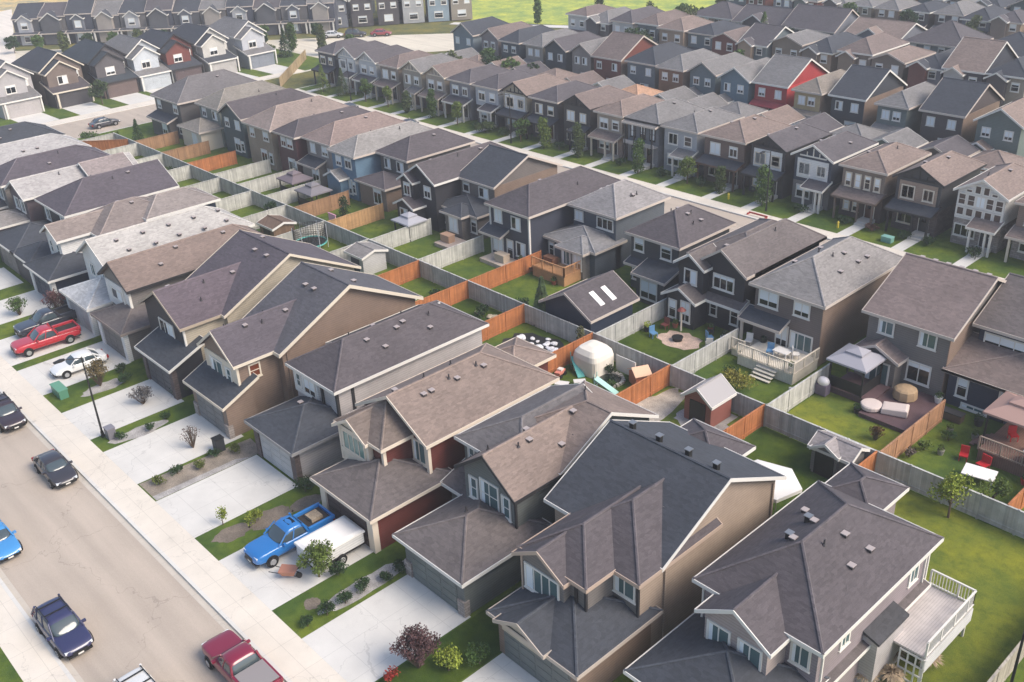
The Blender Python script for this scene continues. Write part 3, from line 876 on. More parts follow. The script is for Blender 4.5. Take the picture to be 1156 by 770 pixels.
# M1
h = House('grey house with brown gable roof, tan side wall and dark deck with gazebo behind it', -29.3, 72, group=G)
wall_geo(h.wall(SIDE_GREY), -32.5, -26.1, 66.1, 77.3, 0, 5.6, 'x', .47, 'gg', SIDE_GREY)
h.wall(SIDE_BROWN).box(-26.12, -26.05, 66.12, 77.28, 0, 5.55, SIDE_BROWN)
h.roof(-32.5, -26.1, 66.1, 77.3, 5.6, 'x', .47, 'gg', mat('shingle', (.185, .142, .13)), FT, vents=0)
for k in range(6): h.vent(-31.8+k*1.05, 72.2, 8.15, None, 0)
h.block(-32.5, -29.3, 64.9, 66.5, 0, 2.75, 'y', .5, 'gg', SIDE_GREY, mat('shingle', (.185, .142, .13)), FT, .35)
h.win('F', -31.0, 66.1, 4.0, 1.3, 1.2, 2, WHITE); h.win('F', -27.7, 66.1, 4.0, 1.4, 1.3, 2, WHITE); h.win('F', -28.0, 66.1, .9, 1.9, 1.7, 2, WHITE, BLIND)
h.win('F', -30.7, 64.9, .3, 2.0, 2.0, 2, WHITE); h.done()
# M2
h = House('brown-grey house with pale grey hip roof, tan side and white balustraded deck', -38.6, 70, group=G)
SB2 = mat('siding', (.145, .115, .105))
h.block(-41.8, -35.6, 64.6, 76.6, 0, 5.6, 'y', .62, 'hh', SB2, RG, FT, vents=8)
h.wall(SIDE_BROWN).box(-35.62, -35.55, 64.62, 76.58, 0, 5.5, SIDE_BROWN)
h.roof(-42.2, -38.6, 63.4, 64.6, 2.75, 'F', .4, 'gg', RS, FT, .2)
h.trim(-42.2, -42.0, 63.3, 63.5, 0, 2.7, FT)
h.win('F', -40.5, 64.6, 3.8, 1.9, 1.5, 2, WHITE, BLIND); h.win('F', -37.4, 64.6, 3.9, 1.5, 1.3, 2, WHITE, BLIND)
h.win('F', -39.0, 64.6, .6, 1.2, 2.1, 2, WHITE, BLIND); h.win('F', -37.2, 64.6, .9, 2.1, 1.6, 3); h.done()
# M3
h = House('black house with white-trimmed double gables and brown-grey roof, patio clutter behind it', -46.2, 70, group=G)
h.block(-47.9, -43.3, 65.2, 76.6, 0, 5.6, 'y', .68, 'gh', SIDE_BLACK, RT2, FT, vents=2)
h.block(-49.6, -43.3, 66.4, 76.6, 0, 5.6, 'y', .5, 'hh', SIDE_BLACK, RT2, FT)
h.block(-49.6, -47.0, 64.4, 67, 0, 5.4, 'y', .68, 'gg', SIDE_BLACK, RT2, WHITE, .35)
h.block(-49.9, -46.9, 63.2, 65, 0, 2.7, 'y', .55, 'gg', SIDE_BLACK, RT2, WHITE, .35)
h.roof(-46.9, -43.3, 64.6, 65.3, 2.7, 'F', .4, 'gg', RT2, WHITE, .3)
h.win('F', -48.3, 64.4, 3.6, 1.4, 1.4, 2, WHITE, BLIND); h.win('F', -45.4, 65.2, 3.6, 2.2, 1.4, 3, WHITE, BLIND)
h.win('F', -49.2, 63.2, .5, .9, 1.8, 1, WHITE, BLIND); h.win('F', -47.8, 63.2, .5, 1.1, 2.0, 2, WHITE, BLIND); h.win('F', -46.3, 65.2, .9, .8, 1.5, 1, WHITE, BLIND); h.win('F', -44.1, 65.2, .7, .9, 1.7, 1, WHITE, BLIND)
h.done()
# M4
h = House('dark charcoal house with slate hip roof directly behind the skylight garage', -54.2, 71, group=G)
h.block(-57.0, -51.4, 66.6, 74.2, 0, 5.6, 'y', .62, 'hh', mat('siding', (.045, .05, .058)), RP, FT, vents=6)
h.block(-54.6, -51.4, 64.6, 67.0, 0, 2.8, 'F', .30, 'gg', mat('siding', (.045, .05, .058)), RS, FT, .35)
h.roof(-56.9, -54.6, 65.9, 66.7, 2.8, 'F', .35, 'gg', RS, FT, .2)
h.win('F', -56.0, 66.6, 3.9, 1.2, 1.4, 1, WHITE, BLIND); h.win('F', -52.8, 66.6, 3.9, 1.3, 1.4, 1, WHITE, BLIND)
h.win('F', -56.4, 66.6, .9, .8, 1.5, 1, WHITE, BLIND); h.win('F', -53.1, 64.6, .5, 2.0, 1.9, 2, WHITE, BLIND); h.done()
# M5
h = House('blue-grey house with pale grey hip roof and an orange timber deck at its back', -63.6, 72, group=G)
SB5 = mat('siding', (.085, .10, .12))
h.block(-66.4, -60.7, 68.6, 76.0, 0, 5.6, 'y', .60, 'hh', SB5, mat('shingle', (.235, .22, .215)), FT, vents=5)
h.block(-67.2, -60.7, 65.6, 69.4, 0, 2.9, 'y', .34, 'hh', SB5, mat('shingle', (.19, .185, .185)), FT)
h.block(-64.4, -61.4, 64.6, 67.6, 0, 2.85, 'y', .5, 'hh', SIDE_GREY, mat('shingle', (.19, .185, .185)), FT)
h.win('F', -65.6, 68.6, 4.0, 1.2, 1.1, 2, WHITE, BLIND); h.win('F', -62.1, 68.6, 3.9, 2.2, 1.2, 3, WHITE, DGLASS)
h.win('F', -66.6, 65.6, .8, .8, 1.6, 1, WHITE, BLIND); h.win('F', -63.6, 64.6, 1.0, 1.2, 1.7, 2); h.win('F', -62.1, 64.6, .9, 1.2, 1.9, 2, WHITE, BLIND)
h.done()
# M6
h = House('navy house with white corner boards and slate hip roof, left of the orange deck house', -70.3, 70, group=G)
h.block(-73.1, -67.4, 63.3, 76.6, 0, 5.6, 'y', .56, 'hh', mat('siding', (.04, .045, .065)), RP, FT, vents=2)
h.roof(-73.4, -70.6, 62.2, 63.3, 2.8, 'F', .4, 'gg', RS, FT, .2)
h.win('F', -71.9, 63.3, 3.8, 1.2, 1.5, 2, WHITE, BLIND); h.win('F', -69.3, 63.3, 3.6, 1.4, 1.4, 2, WHITE, BLIND)
h.win('F', -72.1, 63.3, .6, 1.6, 1.8, 2, WHITE, BLIND); h.win('F', -70.3, 63.3, .2, 1.0, 2.1, 1, WHITE, BLIND); h.win('F', -68.7, 63.3, .8, 1.4, 1.6, 2, WHITE, BLIND)
h.corner(-67.4, 63.3, 0, 5.4, WHITE, .18); h.corner(-73.1, 63.3, 0, 5.4, WHITE, .18); h.done()
# M7
h = House('grey-brown house with dark ridge roof, tan side gable and low bay roof', -79.6, 71, group=G)
SB7 = mat('siding', (.16, .14, .13))
wall_geo(h.wall(SB7), -82.1, -76.6, 67.0, 76.6, 0, 5.6, 'x', .45, 'gg', SB7)
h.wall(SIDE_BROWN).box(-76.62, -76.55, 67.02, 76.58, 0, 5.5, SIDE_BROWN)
h.roof(-82.1, -76.6, 67.0, 76.6, 5.6, 'x', .45, 'gg', RS, FT)
h.block(-83.4, -76.8, 64.6, 67.6, 0, 2.9, 'y', .33, 'hh', SB7, RS, FT)
h.block(-80.8, -78.0, 63.4, 66.0, 0, 2.9, 'y', .45, 'hh', SB7, RS, FT)
h.win('F', -81.2, 67.0, 4.0, 1.1, 1.1, 1, WHITE, BLIND); h.win('F', -78.3, 67.0, 3.9, 1.6, 1.2, 2, WHITE, BLIND)
h.win('F', -82.5, 64.6, .8, .9, 1.6, 1, WHITE, BLIND); h.win('F', -79.4, 63.4, .8, 1.5, 1.7, 2, WHITE, BLIND); h.win('F', -77.4, 64.6, .8, 1.0, 1.6, 1, WHITE, BLIND); h.done()
# M8
h = House('black house with zigzag white gable trim and a small white awning at the back', -84.8, 70, group=G)
h.block(-87.2, -82.3, 63.5, 76.4, 0, 5.6, 'y', .62, 'gh', SIDE_BLACK, RP, WHITE, vents=3)
h.block(-87.4, -85.2, 62.7, 65, 0, 5.3, 'y', .62, 'gg', SIDE_BLACK, RP, WHITE, .3)
h.block(-87.4, -84.4, 61.9, 64, 0, 2.7, 'y', .5, 'gg', SIDE_BLACK, RP, WHITE, .3)
h.win('F', -86.3, 62.7, 3.6, 1.2, 1.5, 2, WHITE, BLIND); h.win('F', -83.7, 63.5, 3.6, 1.2, 1.4, 2, WHITE, BLIND); h.win('F', -86.2, 61.9, .4, 1.4, 1.9, 2, WHITE, BLIND)
h.done()
# M9..M17
ML = [(-96.8, -91.4, 66.8, 'house with orange-brown timber bump-out under a low brown roof', mat('siding', (.10, .095, .09)), RP, SIDE_BROWN, 1),
      (-102.4, -97.5, 63.6, 'sky-blue sided house with grey roof in the middle row', mat('siding', (.11, .19, .27)), mat('shingle', (.24, .225, .21)), None, 2),
      (-109.6, -104.0, 64.6, 'grey-brown house with mauve-tan roof left of the sky-blue house', mat('siding', (.24, .21, .19)), mat('shingle', (.22, .165, .145)), None, 3),
      (-115.0, -110.6, 63.6, 'small dark red house between tan and grey-brown ones', mat('siding', (.085, .03, .035)), RP, None, 0),
      (-122.6, -116.2, 63.4, 'tan stone-sided house with two tall brown bays', mat('siding', (.30, .24, .18)), mat('shingle', (.24, .19, .165)), None, 0),
      (-130.2, -124.4, 63.8, 'dark teal house with a steep gable and dark roof', mat('siding', (.045, .075, .085)), RP, None, 4),
      (-138.0, -132.0, 64.4, 'house with cream verandah under a tan hip roof', mat('siding', (.17, .19, .17)), mat('shingle', (.20, .18, .155)), CREAM, 1),
      (-148.4, -140.2, 62.4, 'dark-walled house with wide low grey roof at the end of the middle row', mat('siding', (.075, .07, .07)), mat('shingle', (.13, .12, .12)), None, 3)]
for a, b_, yf, lb, wm_, rm_, bump_, st in ML:
    h = House(lb, (a+b_)/2, 70, group=G, detail=2)
    h.block(a, b_, yf, 76.5, 0, 5.6, 'y', .56, 'gh' if st == 4 else 'hh', wm_, rm_, FT, vents=2)
    if bump_: h.block(a-.3, b_-.4, yf-3.2, yf+.4, 0, 2.9, 'y', .34, 'hh', bump_, rm_, FT)
    if st == 2: h.block(a+.2, a+3, yf-1.2, yf+.4, 0, 2.7, 'y', .5, 'gg', wm_, rm_, WHITE, .3)
    if st == 3: h.roof(a+.2, b_-1.6, yf-1.6, yf, 2.7, 'F', .35, 'gg', RS, FT, .2); h.wall(wm_).box(a+.4, b_-1.8, yf-1.3, yf+.1, 0, 2.7, wm_)
    h.win('F', a+1.4, yf, 3.8, 1.2, 1.3, 2, WHITE, BLIND); h.win('F', b_-1.5, yf, 3.8, 1.4, 1.3, 2, WHITE, BLIND)
    yl = yf-3.2 if bump_ else (yf-1.3 if st == 3 else yf)
    if st == 2: yl = yf
    h.win('F', (a+b_)/2+.6, yl, .6, 1.6, 1.9, 2, WHITE, BLIND)
    if not bump_: h.win('F', b_-.9 if st != 3 else b_-1.0, yf, .8, .9, 1.5, 1, WHITE, BLIND)
    h.done()
# ------------------------------------------------------------------ row across the far road (fronts face the camera)
G = 'narrow houses across the far road'
c_ = lambda *a: mat('siding', a)
TAN3 = mat('shingle', (.20, .152, .13)); BRN3 = mat('shingle', (.155, .12, .108)); GRY3 = mat('shingle', (.165, .158, .155)); DRK3 = mat('shingle', (.085, .076, .082))
S = [  # x0,x1,kind,wall,lower,roof,trim,pane,label
    (-33.9, -28.6, 'hip', c_(.22, .16, .13), STONE, TAN3, CREAM, BLIND, 'brown stone-based house at the right edge beside the half-timbered one'),
    (-39.9, -35.2, 'timber', SIDE_WHITE, STONE, TAN3, WHITE, DGLASS, 'white half-timbered house with dark gable panels and white porch posts'),
    (-46.4, -41.6, 'gable', c_(.05, .05, .055), DARKBRICK, TAN3, DARKTRIM, BLIND, 'black house with tan roof and black gable boards, left of the half-timbered one'),
    (-52.6, -47.7, 'hip', c_(.20, .155, .125), c_(.07, .05, .045), TAN3, mat('plain', '6a5a50', .6), BLIND, 'brown house with four tall upper windows and tan hip roof'),
    (-58.6, -54.0, 'gable', c_(.04, .05, .075), c_(.16, .15, .15), DRK3, WHITE, BLIND, 'navy house with white-outlined gable and white porch posts'),
    (-64.4, -59.9, 'gable', c_(.045, .04, .045), c_(.05, .05, .05), DRK3, DARKTRIM, BLIND, 'black house with pale window wall framed by black posts'),
    (-71.1, -65.4, 'hip', c_(.16, .11, .09), c_(.10, .07, .06), TAN3, mat('plain', '5a4438', .6), BLIND, 'dark brown house with tan hip roof and black porch roof'),
    (-77.3, -72.3, 'hip', c_(.36, .37, .39), c_(.28, .29, .31), GRY3, WHITE, DGLASS, 'light grey house with small dark upper windows and grey roof'),
    (-83.3, -78.3, 'cols', c_(.17, .18, .20), c_(.22, .22, .23), GRY3, DARKTRIM, BLIND, 'grey house with tall black columns and pale balcony band'),
    (-88.7, -84.3, 'hip', c_(.34, .28, .22), c_(.30, .22, .19), TAN3, CREAM, BLIND, 'tan house with rosy lower porch and tan roof'),
    (-94.9, -90.0, 'gable', c_(.05, .045, .045), c_(.04, .04, .045), BRN3, DARKTRIM, BLIND, 'black-fronted gable house with tan roof and deep dark porch'),
    (-101.1, -96.1, 'hip', c_(.055, .05, .055), c_(.05, .05, .06), DRK3, DARKTRIM, BLIND, 'dark house with grey roof and row of small white upper windows'),
    (-107.0, -102.2, 'gable', c_(.36, .32, .25), c_(.22, .19, .17), TAN3, DARKTRIM, BLIND, 'cream-gabled house with black trim beside tan roof'),
    (-113.2, -108.2, 'hip', c_(.40, .41, .44), c_(.07, .07, .08), DRK3, WHITE, BLIND, 'white-banded house over dark lower floor with wide purple-grey roof'),
    (-119.2, -114.4, 'hip', c_(.20, .20, .22), c_(.17, .17, .18), DRK3, WHITE, BLIND, 'mid-grey house with dark roof and white windows'),
    (-125.0, -120.4, 'gable', c_(.34, .29, .24), c_(.28, .20, .14), BRN3, CREAM, BLIND, 'beige gable house with tan timber porch columns'),
    (-131.0, -126.2, 'gable', c_(.30, .27, .22), c_(.20, .18, .17), GRY3, CREAM, BLIND, 'sand-coloured gable house with grey roof'),
    (-137.0, -132.2, 'hip', c_(.24, .20, .17), c_(.26, .22, .19), BRN3, CREAM, BLIND, 'brown-grey house with mauve-tan roof'),
    (-143.0, -138.2, 'gable', c_(.45, .46, .47), c_(.22, .23, .25), DRK3, WHITE, BLIND, 'pale grey gable house with dark purple roof'),
    (-149.2, -144.2, 'gable', c_(.46, .47, .48), c_(.40, .41, .42), DRK3, WHITE, BLIND, 'white and grey gable house next to the navy end house'),
    (-155.4, -150.4, 'hip', c_(.055, .06, .075), c_(.05, .055, .065), DRK3, DARKTRIM, BLIND, 'navy end house beside the long timber fence'),
]
for i, (a, b_, kind, wu, wl, rf, tr, pn, lb) in enumerate(S):
    yf = 96.4; cx = (a+b_)/2; w_ = b_-a
    h = House(lb, cx, 101, group=G, detail=2 if i < 8 else 1)
    WL, WU = h.wall(wl), h.wall(wu)
    WL.box(a, b_, yf, 105.2, 0, 2.75, wl)
    wall_geo(WU, a, b_, yf, 105.2, 2.75, 5.7, 'y', (.56 if kind != 'hip' else .48), ('g' if kind in ('gable', 'timber') else 'h')+'h', wu)
    h.roof(a, b_, yf, 105.2, 5.7, 'y', (.56 if kind != 'hip' else .48), ('g' if kind in ('gable', 'timber') else 'h')+'h', rf, tr if kind != 'hip' else FT, .35, vents=2 if i < 9 else 0)
    # upper windows
    if kind == 'timber':
        bp = mat('plain', '4a3a33', .5)
        for k in range(5):
            h.win('F', a+.5+k*(w_-1.0)/4, yf, 3.05, .86, .95, 1, WHITE, bp)
            if k != 2: h.win('F', a+.5+k*(w_-1.0)/4, yf, 4.15, .86, 1.25, 1, WHITE, bp)
        h.win('F', cx, yf, 4.15, 1.0, 1.25, 2, WHITE, BLIND)
        for k, hh in enumerate((.45, .95, .95, .45)): h.win('F', cx-1.26+k*.84, yf, 5.5, .74, hh, 1, WHITE, bp)
        h.win('F', cx-1.1, yf, .9, 2.2, 1.3, 3, WHITE, DGLASS)
    elif kind == 'cols':
        for k in range(3): h.win('F', a+.9+k*(w_-1.8)/2, yf, 3.3, .9, 1.7, 1, DARKTRIM, BLIND)
        h.win('F', cx-1.2, yf, .6, 1.2, 1.6, 1, DARKTRIM, BLIND)
        for k in range(4): h.corner(a+.3+k*(w_-.6)/3, yf-.9, 0, 5.3, DARKTRIM, .16)
        h.trim(a, b_, yf-.95, yf-.85, 2.6, 3.1, SIDE_LGREY); h.trim(a, b_, yf-.85, yf, 2.62, 2.72, SIDE_LGREY)
        h.roof(a, b_, yf-.7, yf+.5, 5.35, 'F', .2, 'gg', rf, FT, .25)
    elif i in (3,):
        for k in range(4): h.win('F', a+.75+k*1.12, yf, 3.4, .75, 1.55, 1, CREAM, BLIND)
        for k in range(2): h.win('F', a+.85+k*1.1, yf, .7, .8, 1.6, 1, CREAM, BLIND)
    else:
        n = 2 if kind == 'hip' else 2
        h.win('F', cx-w_*.22, yf, 3.5, 1.5, 1.45, 2, WHITE if tr is not DARKTRIM else CREAM, pn)
        h.win('F', cx+w_*.24, yf, 3.6, 1.2, 1.3, 1 if i % 2 else 2, WHITE if tr is not DARKTRIM else CREAM, pn)
        h.win('F', cx-w_*.2, yf, .8, 1.8, 1.5, 2, WHITE if tr is not DARKTRIM else CREAM, BLIND)
        if kind == 'gable':
            g_ = MB(); zz = 5.75; ww = w_*.36
            g_.box(cx-ww, cx+ww, yf-.12, yf-.04, zz-.1, zz+.05, tr); g_.box(cx-.06, cx+.06, yf-.115, yf-.045, zz+.05, zz+w_*.2, tr)
            for u in (-1, 1): g_.box(cx+u*w_*.17-.05, cx+u*w_*.17+.05, yf-.11, yf-.05, zz+.05, zz+w_*.1, tr)
            h.part('gable_truss', g_)
            if i in (2, 4, 5, 11, 12, 19): h.wall(SIDE_WHITE if i != 2 else c_(.30, .22, .17)).box(a+.35, b_-.35, yf-.03, yf+.02, 3.15, 5.35, SIDE_WHITE if i != 2 else c_(.30, .22, .17))
        if False: h.win('F', cx, yf, 5.55, .8, .7, 1, WHITE if tr is not DARKTRIM else CREAM, pn)
    if kind != 'cols':
        px0, px1 = (a, b_) if i % 3 != 1 else (cx-.2, b_)
        h.roof(px0+.1, px1-.1, yf-1.5, yf, 2.65, 'F', .34, 'gg', RS if tr in (DARKTRIM,) or i == 6 else rf, tr if tr is not CREAM else FT, .22)
        for x in (px0+.25, (px0+px1)/2+.5, px1-.25): h.corner(x, yf-1.45, 0, 2.65, tr if tr is not FT else CREAM, .2)
    h.door('F', b_-1.3, yf, mat('plain', ('3a1f1a', '22262e', '30302e', '4a2a20')[i % 4], .5), .35)
    st_ = MB(); st_.box(b_-2.0, b_-.5, yf-1.5, yf, 0, .36, CONC2); st_.box(b_-1.9, b_-.6, yf-1.95, yf-1.5, 0, .18, CONC2)
    h.part('step', st_)
    h.done()
    sheet('footpath', b_-1.9, b_-.6, 91.1, yf-1.95, .008, CONC)

# detached garages on the alley behind that row
G2 = 'detached garages along the alley'
gc = [((.30, .16, .09), TAN3), ((.16, .17, .19), GRY3), ((.30, .20, .14), BRN3), ((.10, .14, .13), GRY3), ((.36, .18, .10), mat('shingle', (.42, .25, .16))), ((.10, .075, .07), DRK3),
      ((.46, .45, .43), GRY3), ((.32, .24, .17), TAN3), ((.045, .05, .06), DRK3)]
gx = [(-44.5, 0, 113.8), (-50.8, 5, 114), (-57.0, 3, 113.4), (-62.5, 6, 114), (-68.6, 5, 113.4), (-74.6, 0, 113.8), (-80.8, 6, 114), (-86.8, 3, 113.4), (-92.5, 3, 114), (-98.7, 4, 113.4), (-104.5, 6, 114), (-110.5, 2, 113.4), (-116.5, 7, 114),
      (-122.8, 8, 113.4), (-128.8, 7, 114), (-135, 0, 113.4), (-141, 1, 114)]
for i, (x, k, y) in enumerate(gx):
    wc, rf = gc[k]
    m = c_(*wc)
    h = House('%s detached garage, %s from the right along the alley' % (('tan-roofed' if rf in (TAN3, BRN3) else 'grey-roofed' if rf is GRY3 else 'dark-roofed' if rf is DRK3 else 'orange-tan-roofed'), ORD[i]), x, y+3, group=G2, name='garage', cat='garage', detail=1)
    h.block(x-2.6, x+2.6, y, y+5.4, 0, 2.6, 'y' if i % 3 else 'x', .45, 'gg' if i % 3 else 'hh', m, rf, FT if i % 2 else WHITE, .35)
    h.gdoor(x, y, 3.6, 2.1, SIDE_LGREY if i % 3 else SIDE_WHITE)
    h.done()

# ------------------------------------------------------------------ row behind the alley
G = 'houses behind the alley garages'
T = [(-49.4, -44.2, 'g', c_(.14, .17, .16), TAN3, 'dark green house with tan gable roof and small lower gable'),
     (-56.6, -51.4, 'x', c_(.075, .06, .06), RS, 'dark brown house with slate roof and brick-coloured side wall'),
     (-62.4, -58.4, 'h', c_(.13, .16, .155), GRY3, 'narrow green-grey house with small white upper window'),
     (-69.4, -64.6, 'x', c_(.04, .045, .055), RS, 'black house with charcoal roof and white rake boards'),
     (-74.8, -70.8, 'h', c_(.42, .32, .17), mat('shingle', (.21, .18, .15)), 'mustard yellow house with brown hip roof'),
     (-81.6, -76.4, 'x', c_(.34, .035, .035), GRY3, 'bright red house with grey roof and tall red side gable'),
     (-87.2, -82.4, 'g', c_(.12, .18, .22), GRY3, 'steel blue house with tan-grey gable roof'),
     (-93.2, -88.6, 'g', c_(.12, .155, .17), GRY3, 'blue-grey house with round-topped gable beside rust brown wall'),
     (-98.8, -94.2, 'h', c_(.22, .11, .06), GRY3, 'rust brown house with grey hip roof'),
     (-105.6, -100.0, 'h', c_(.13, .15, .17), RS, 'slate blue house with dark red side and row of white posts'),
     (-112.4, -106.6, 'x', c_(.17, .05, .035), BRN3, 'brick red house with wide brown roof and side gable'),
     (-117.8, -113.6, 'g', c_(.24, .21, .19), GRY3, 'grey-brown gable house beside the brick red one'),
     (-123.6, -118.8, 'g', c_(.045, .055, .065), DRK3, 'black house with two white lit-looking windows and dark gables'),
     (-129.0, -124.8, 'h', c_(.32, .29, .25), GRY3, 'tan-walled house with grey hip roof and arched trim'),
     (-134.8, -130.2, 'h', c_(.05, .07, .09), RS, 'dark blue house with slate hip roof'),
     (-140.6, -136.2, 'g', c_(.22, .19, .19), BRN3, 'mauve-grey gable house behind the garden trees'),
     (-148.0, -142.4, 'g', c_(.16, .20, .23), RS, 'grey-blue house with stone gable at the end of the row behind the alley')]
for i, (a, b_, kd, wm_, rf, lb) in enumerate(T):
    yf = 121.4+(.5 if i % 2 else 0)
    h = House(lb, (a+b_)/2, 126, group=G, detail=1)
    e = {'g': ('y', 'gh'), 'x': ('x', 'gg'), 'h': ('y', 'hh')}[kd]
    pit = .62 if kd != 'x' else .55
    h.block(a, b_, yf, yf+10.2, 0, 5.7, e[0], pit, e[1], wm_, rf, WHITE if i in (0, 3, 5, 6) else FT, .35)
    if i == 5: h.wall(c_(.50, .06, .06)).box(b_-.02, b_+.05, yf+.02, yf+10.18, 0, 5.6, c_(.50, .06, .06)); h.roof(a, b_, yf-1, yf, 2.7, 'F', .5, 'gg', mat('shingle', (.26, .03, .04)), None, .15)
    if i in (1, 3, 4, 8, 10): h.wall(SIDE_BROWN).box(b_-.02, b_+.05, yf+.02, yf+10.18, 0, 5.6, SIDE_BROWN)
    if i in (0, 6, 7): h.block(a-.3, a+2.2, yf-1.3, yf+.3, 0, 2.6, 'y', .55, 'gg', wm_, rf, WHITE, .3)
    if i in (2, 4, 13): h.roof(a, b_, yf-.9, yf, 2.7, 'F', .4, 'gg', rf, FT, .15)
    h.win('F', a+1.2, yf, 3.8, 1.1, 1.2, 2, WHITE, BLIND); h.win('F', b_-1.3, yf, 3.8, 1.1, 1.2, 2, WHITE, BLIND)
    h.win('F', (a+b_)/2+.7, yf, .6, 1.7, 1.9, 2, WHITE, BLIND)
    h.done()

# ------------------------------------------------------------------ farther rows
WC = [(.045, .05, .065), (.17, .14, .12), (.30, .26, .21), (.12, .15, .165), (.15, .05, .04), (.40, .40, .40), (.22, .17, .13), (.08, .07, .075), (.34, .25, .18), (.10, .13, .13), (.50, .50, .49), (.16, .17, .20)]
WN = ['navy', 'grey-brown', 'sand', 'blue-grey', 'brick red', 'light grey', 'brown', 'charcoal', 'tan', 'green-grey', 'white', 'slate']
RFS = [(TAN3, 'tan'), (BRN3, 'brown'), (GRY3, 'grey'), (RS, 'slate'), (DRK3, 'dark'), (GRY3, 'grey')]
rf_ = random.Random(21)


def far_row(y, xs, rowname, group, wid=6.2, depth=10, detail=1, tall=5.7):
    n = 0
    for x in xs:
        if not inframe(x, y, 5, 30): continue
        wi = rf_.randrange(len(WC)); ri = rf_.randrange(len(RFS)); kd = rf_.choice(('g', 'h', 'x', 'h'))
        w_ = wid*rf_.uniform(.78, .9) if wid < 10 else wid*rf_.uniform(.86, .94)
        x += rf_.uniform(-.35, .35); a, b_ = x-w_/2, x+w_/2; yf = y+rf_.uniform(-1.2, 1.2); tl_ = tall*rf_.uniform(.9, 1.05)
        wm_ = c_(*WC[wi]); rf = RFS[ri][0]
        lb = '%s house with %s roof, %s from the right %s' % (WN[wi], RFS[ri][1], ORD[n], rowname)
        h = House(lb, x, y+5, group=group, detail=detail)
        e = {'g': ('y', 'gh'), 'x': ('x', 'gg'), 'h': ('y', 'hh')}[kd]
        if wid > 10: e = ('x', 'gg' if kd != 'h' else 'hh')
        zf_ = tl_/5.7
        h.block(a, b_, yf, yf+depth*rf_.uniform(.85, 1.1), 0, tl_, e[0], rf_.choice((.4, .5, .6)), e[1], wm_, rf, WHITE if rf_.random() < .4 else FT, .35)
        if wid > 10:
            for k in range(4): h.win('F', a+w_*(k+.5)/4, yf, 3.7, 1.1, 1.2, 1, WHITE, BLIND)
            if kd == 'g': h.block(x-2.2, x+2.2, yf-1, yf+1, 0, tall, 'y', .6, 'gg', wm_, rf, WHITE, .3)
        else:
            h.win('F', a+1.3, yf, 3.7, 1.2, 1.3, 1, WHITE, BLIND); h.win('F', b_-1.3, yf, 3.7, 1.2, 1.3, 1, WHITE, BLIND)
            h.win('F', a+1.5, yf, .8, 1.5, 1.5, 1, WHITE, BLIND)
            if rf_.random() < .5: h.roof(a+.2, b_-.2, yf-1.3, yf, 2.6, 'F', .3, 'gg', rf, FT, .15); h.corner(a+.4, yf-1.3, 0, 2.6, WHITE, .2); h.corner(b_-.4, yf-1.3, 0, 2.6, WHITE, .2)
            elif e[1] != 'gh': h.block(a+.3, a+2.9, yf-.9, yf+.5, 0, 5.3, 'y', .6, 'gg', c_(*WC[(wi+5) % 12]), rf, WHITE, .3)
        h.done(); n += 1


far_row(145.5, [-44-6.0*k for k in range(17)], 'two rows past the alley', 'houses two rows past the alley', wid=6.2)
far_row(162.0, [-52-11.4*k for k in range(7)], 'among the long buildings', 'long four-windowed houses', wid=11, depth=9, tall=5.2)
far_row(187, [-56-5.8*k for k in range(14)], 'just behind the long buildings', 'houses behind the long buildings', wid=5.8, depth=8.5, tall=5.2)
far_row(201, [-60-5.9*k for k in range(14)], 'in the next row uphill', 'houses near the top edge', wid=5.9, depth=8, tall=5.2)
far_row(216, [-66-6.1*k for k in range(13)], 'in the farther row', 'farther houses', wid=6.1, depth=8, tall=5.2)
far_row(232, [-70-6.3*k for k in range(12)], 'in the farthest full row', 'farthest houses', wid=6.3, depth=8, tall=5.2)
far_row(250, [-74-7*k for k in range(11)], 'at the very top edge', 'top edge houses', wid=7, depth=9)

# ------------------------------------------------------------------ side street houses, upper left (fronts face the side road)
G = 'houses with front garages on the side street'
Wd = [(46.6, c_(.42, .40, .40), SIDE_LGREY, GRY3, WHITE, 'pale grey-mauve house with double garage at the left edge of the side street'),
      (54.2, c_(.17, .13, .11), c_(.06, .055, .06), RS, CREAM, 'brown house with dark shingled garage front, second along the side street'),
      (62.4, c_(.10, .09, .095), c_(.14, .10, .09), mat('shingle', (.04, .05, .06)), DARKTRIM, 'black-trimmed house with steep dark gable and small tree in front'),
      (70.2, c_(.52, .55, .58), c_(.45, .48, .50), GRY3, WHITE, 'white and pale blue gabled house in the middle of the side street'),
      (77.8, c_(.16, .045, .035), c_(.10, .07, .07), RS, DARKTRIM, 'dark red gabled house on the side street'),
      (86.6, c_(.52, .50, .46), c_(.40, .38, .36), RS, WHITE, 'cream house with nested white gables on the side street'),
      (95.2, c_(.46, .47, .50), c_(.20, .22, .25), GRY3, WHITE, 'white gabled house with blue-grey garage at the end of the side street')]
YC = [52.0, 60.6, 69.0, 75.6, 81.8, 89.0, 97.2]
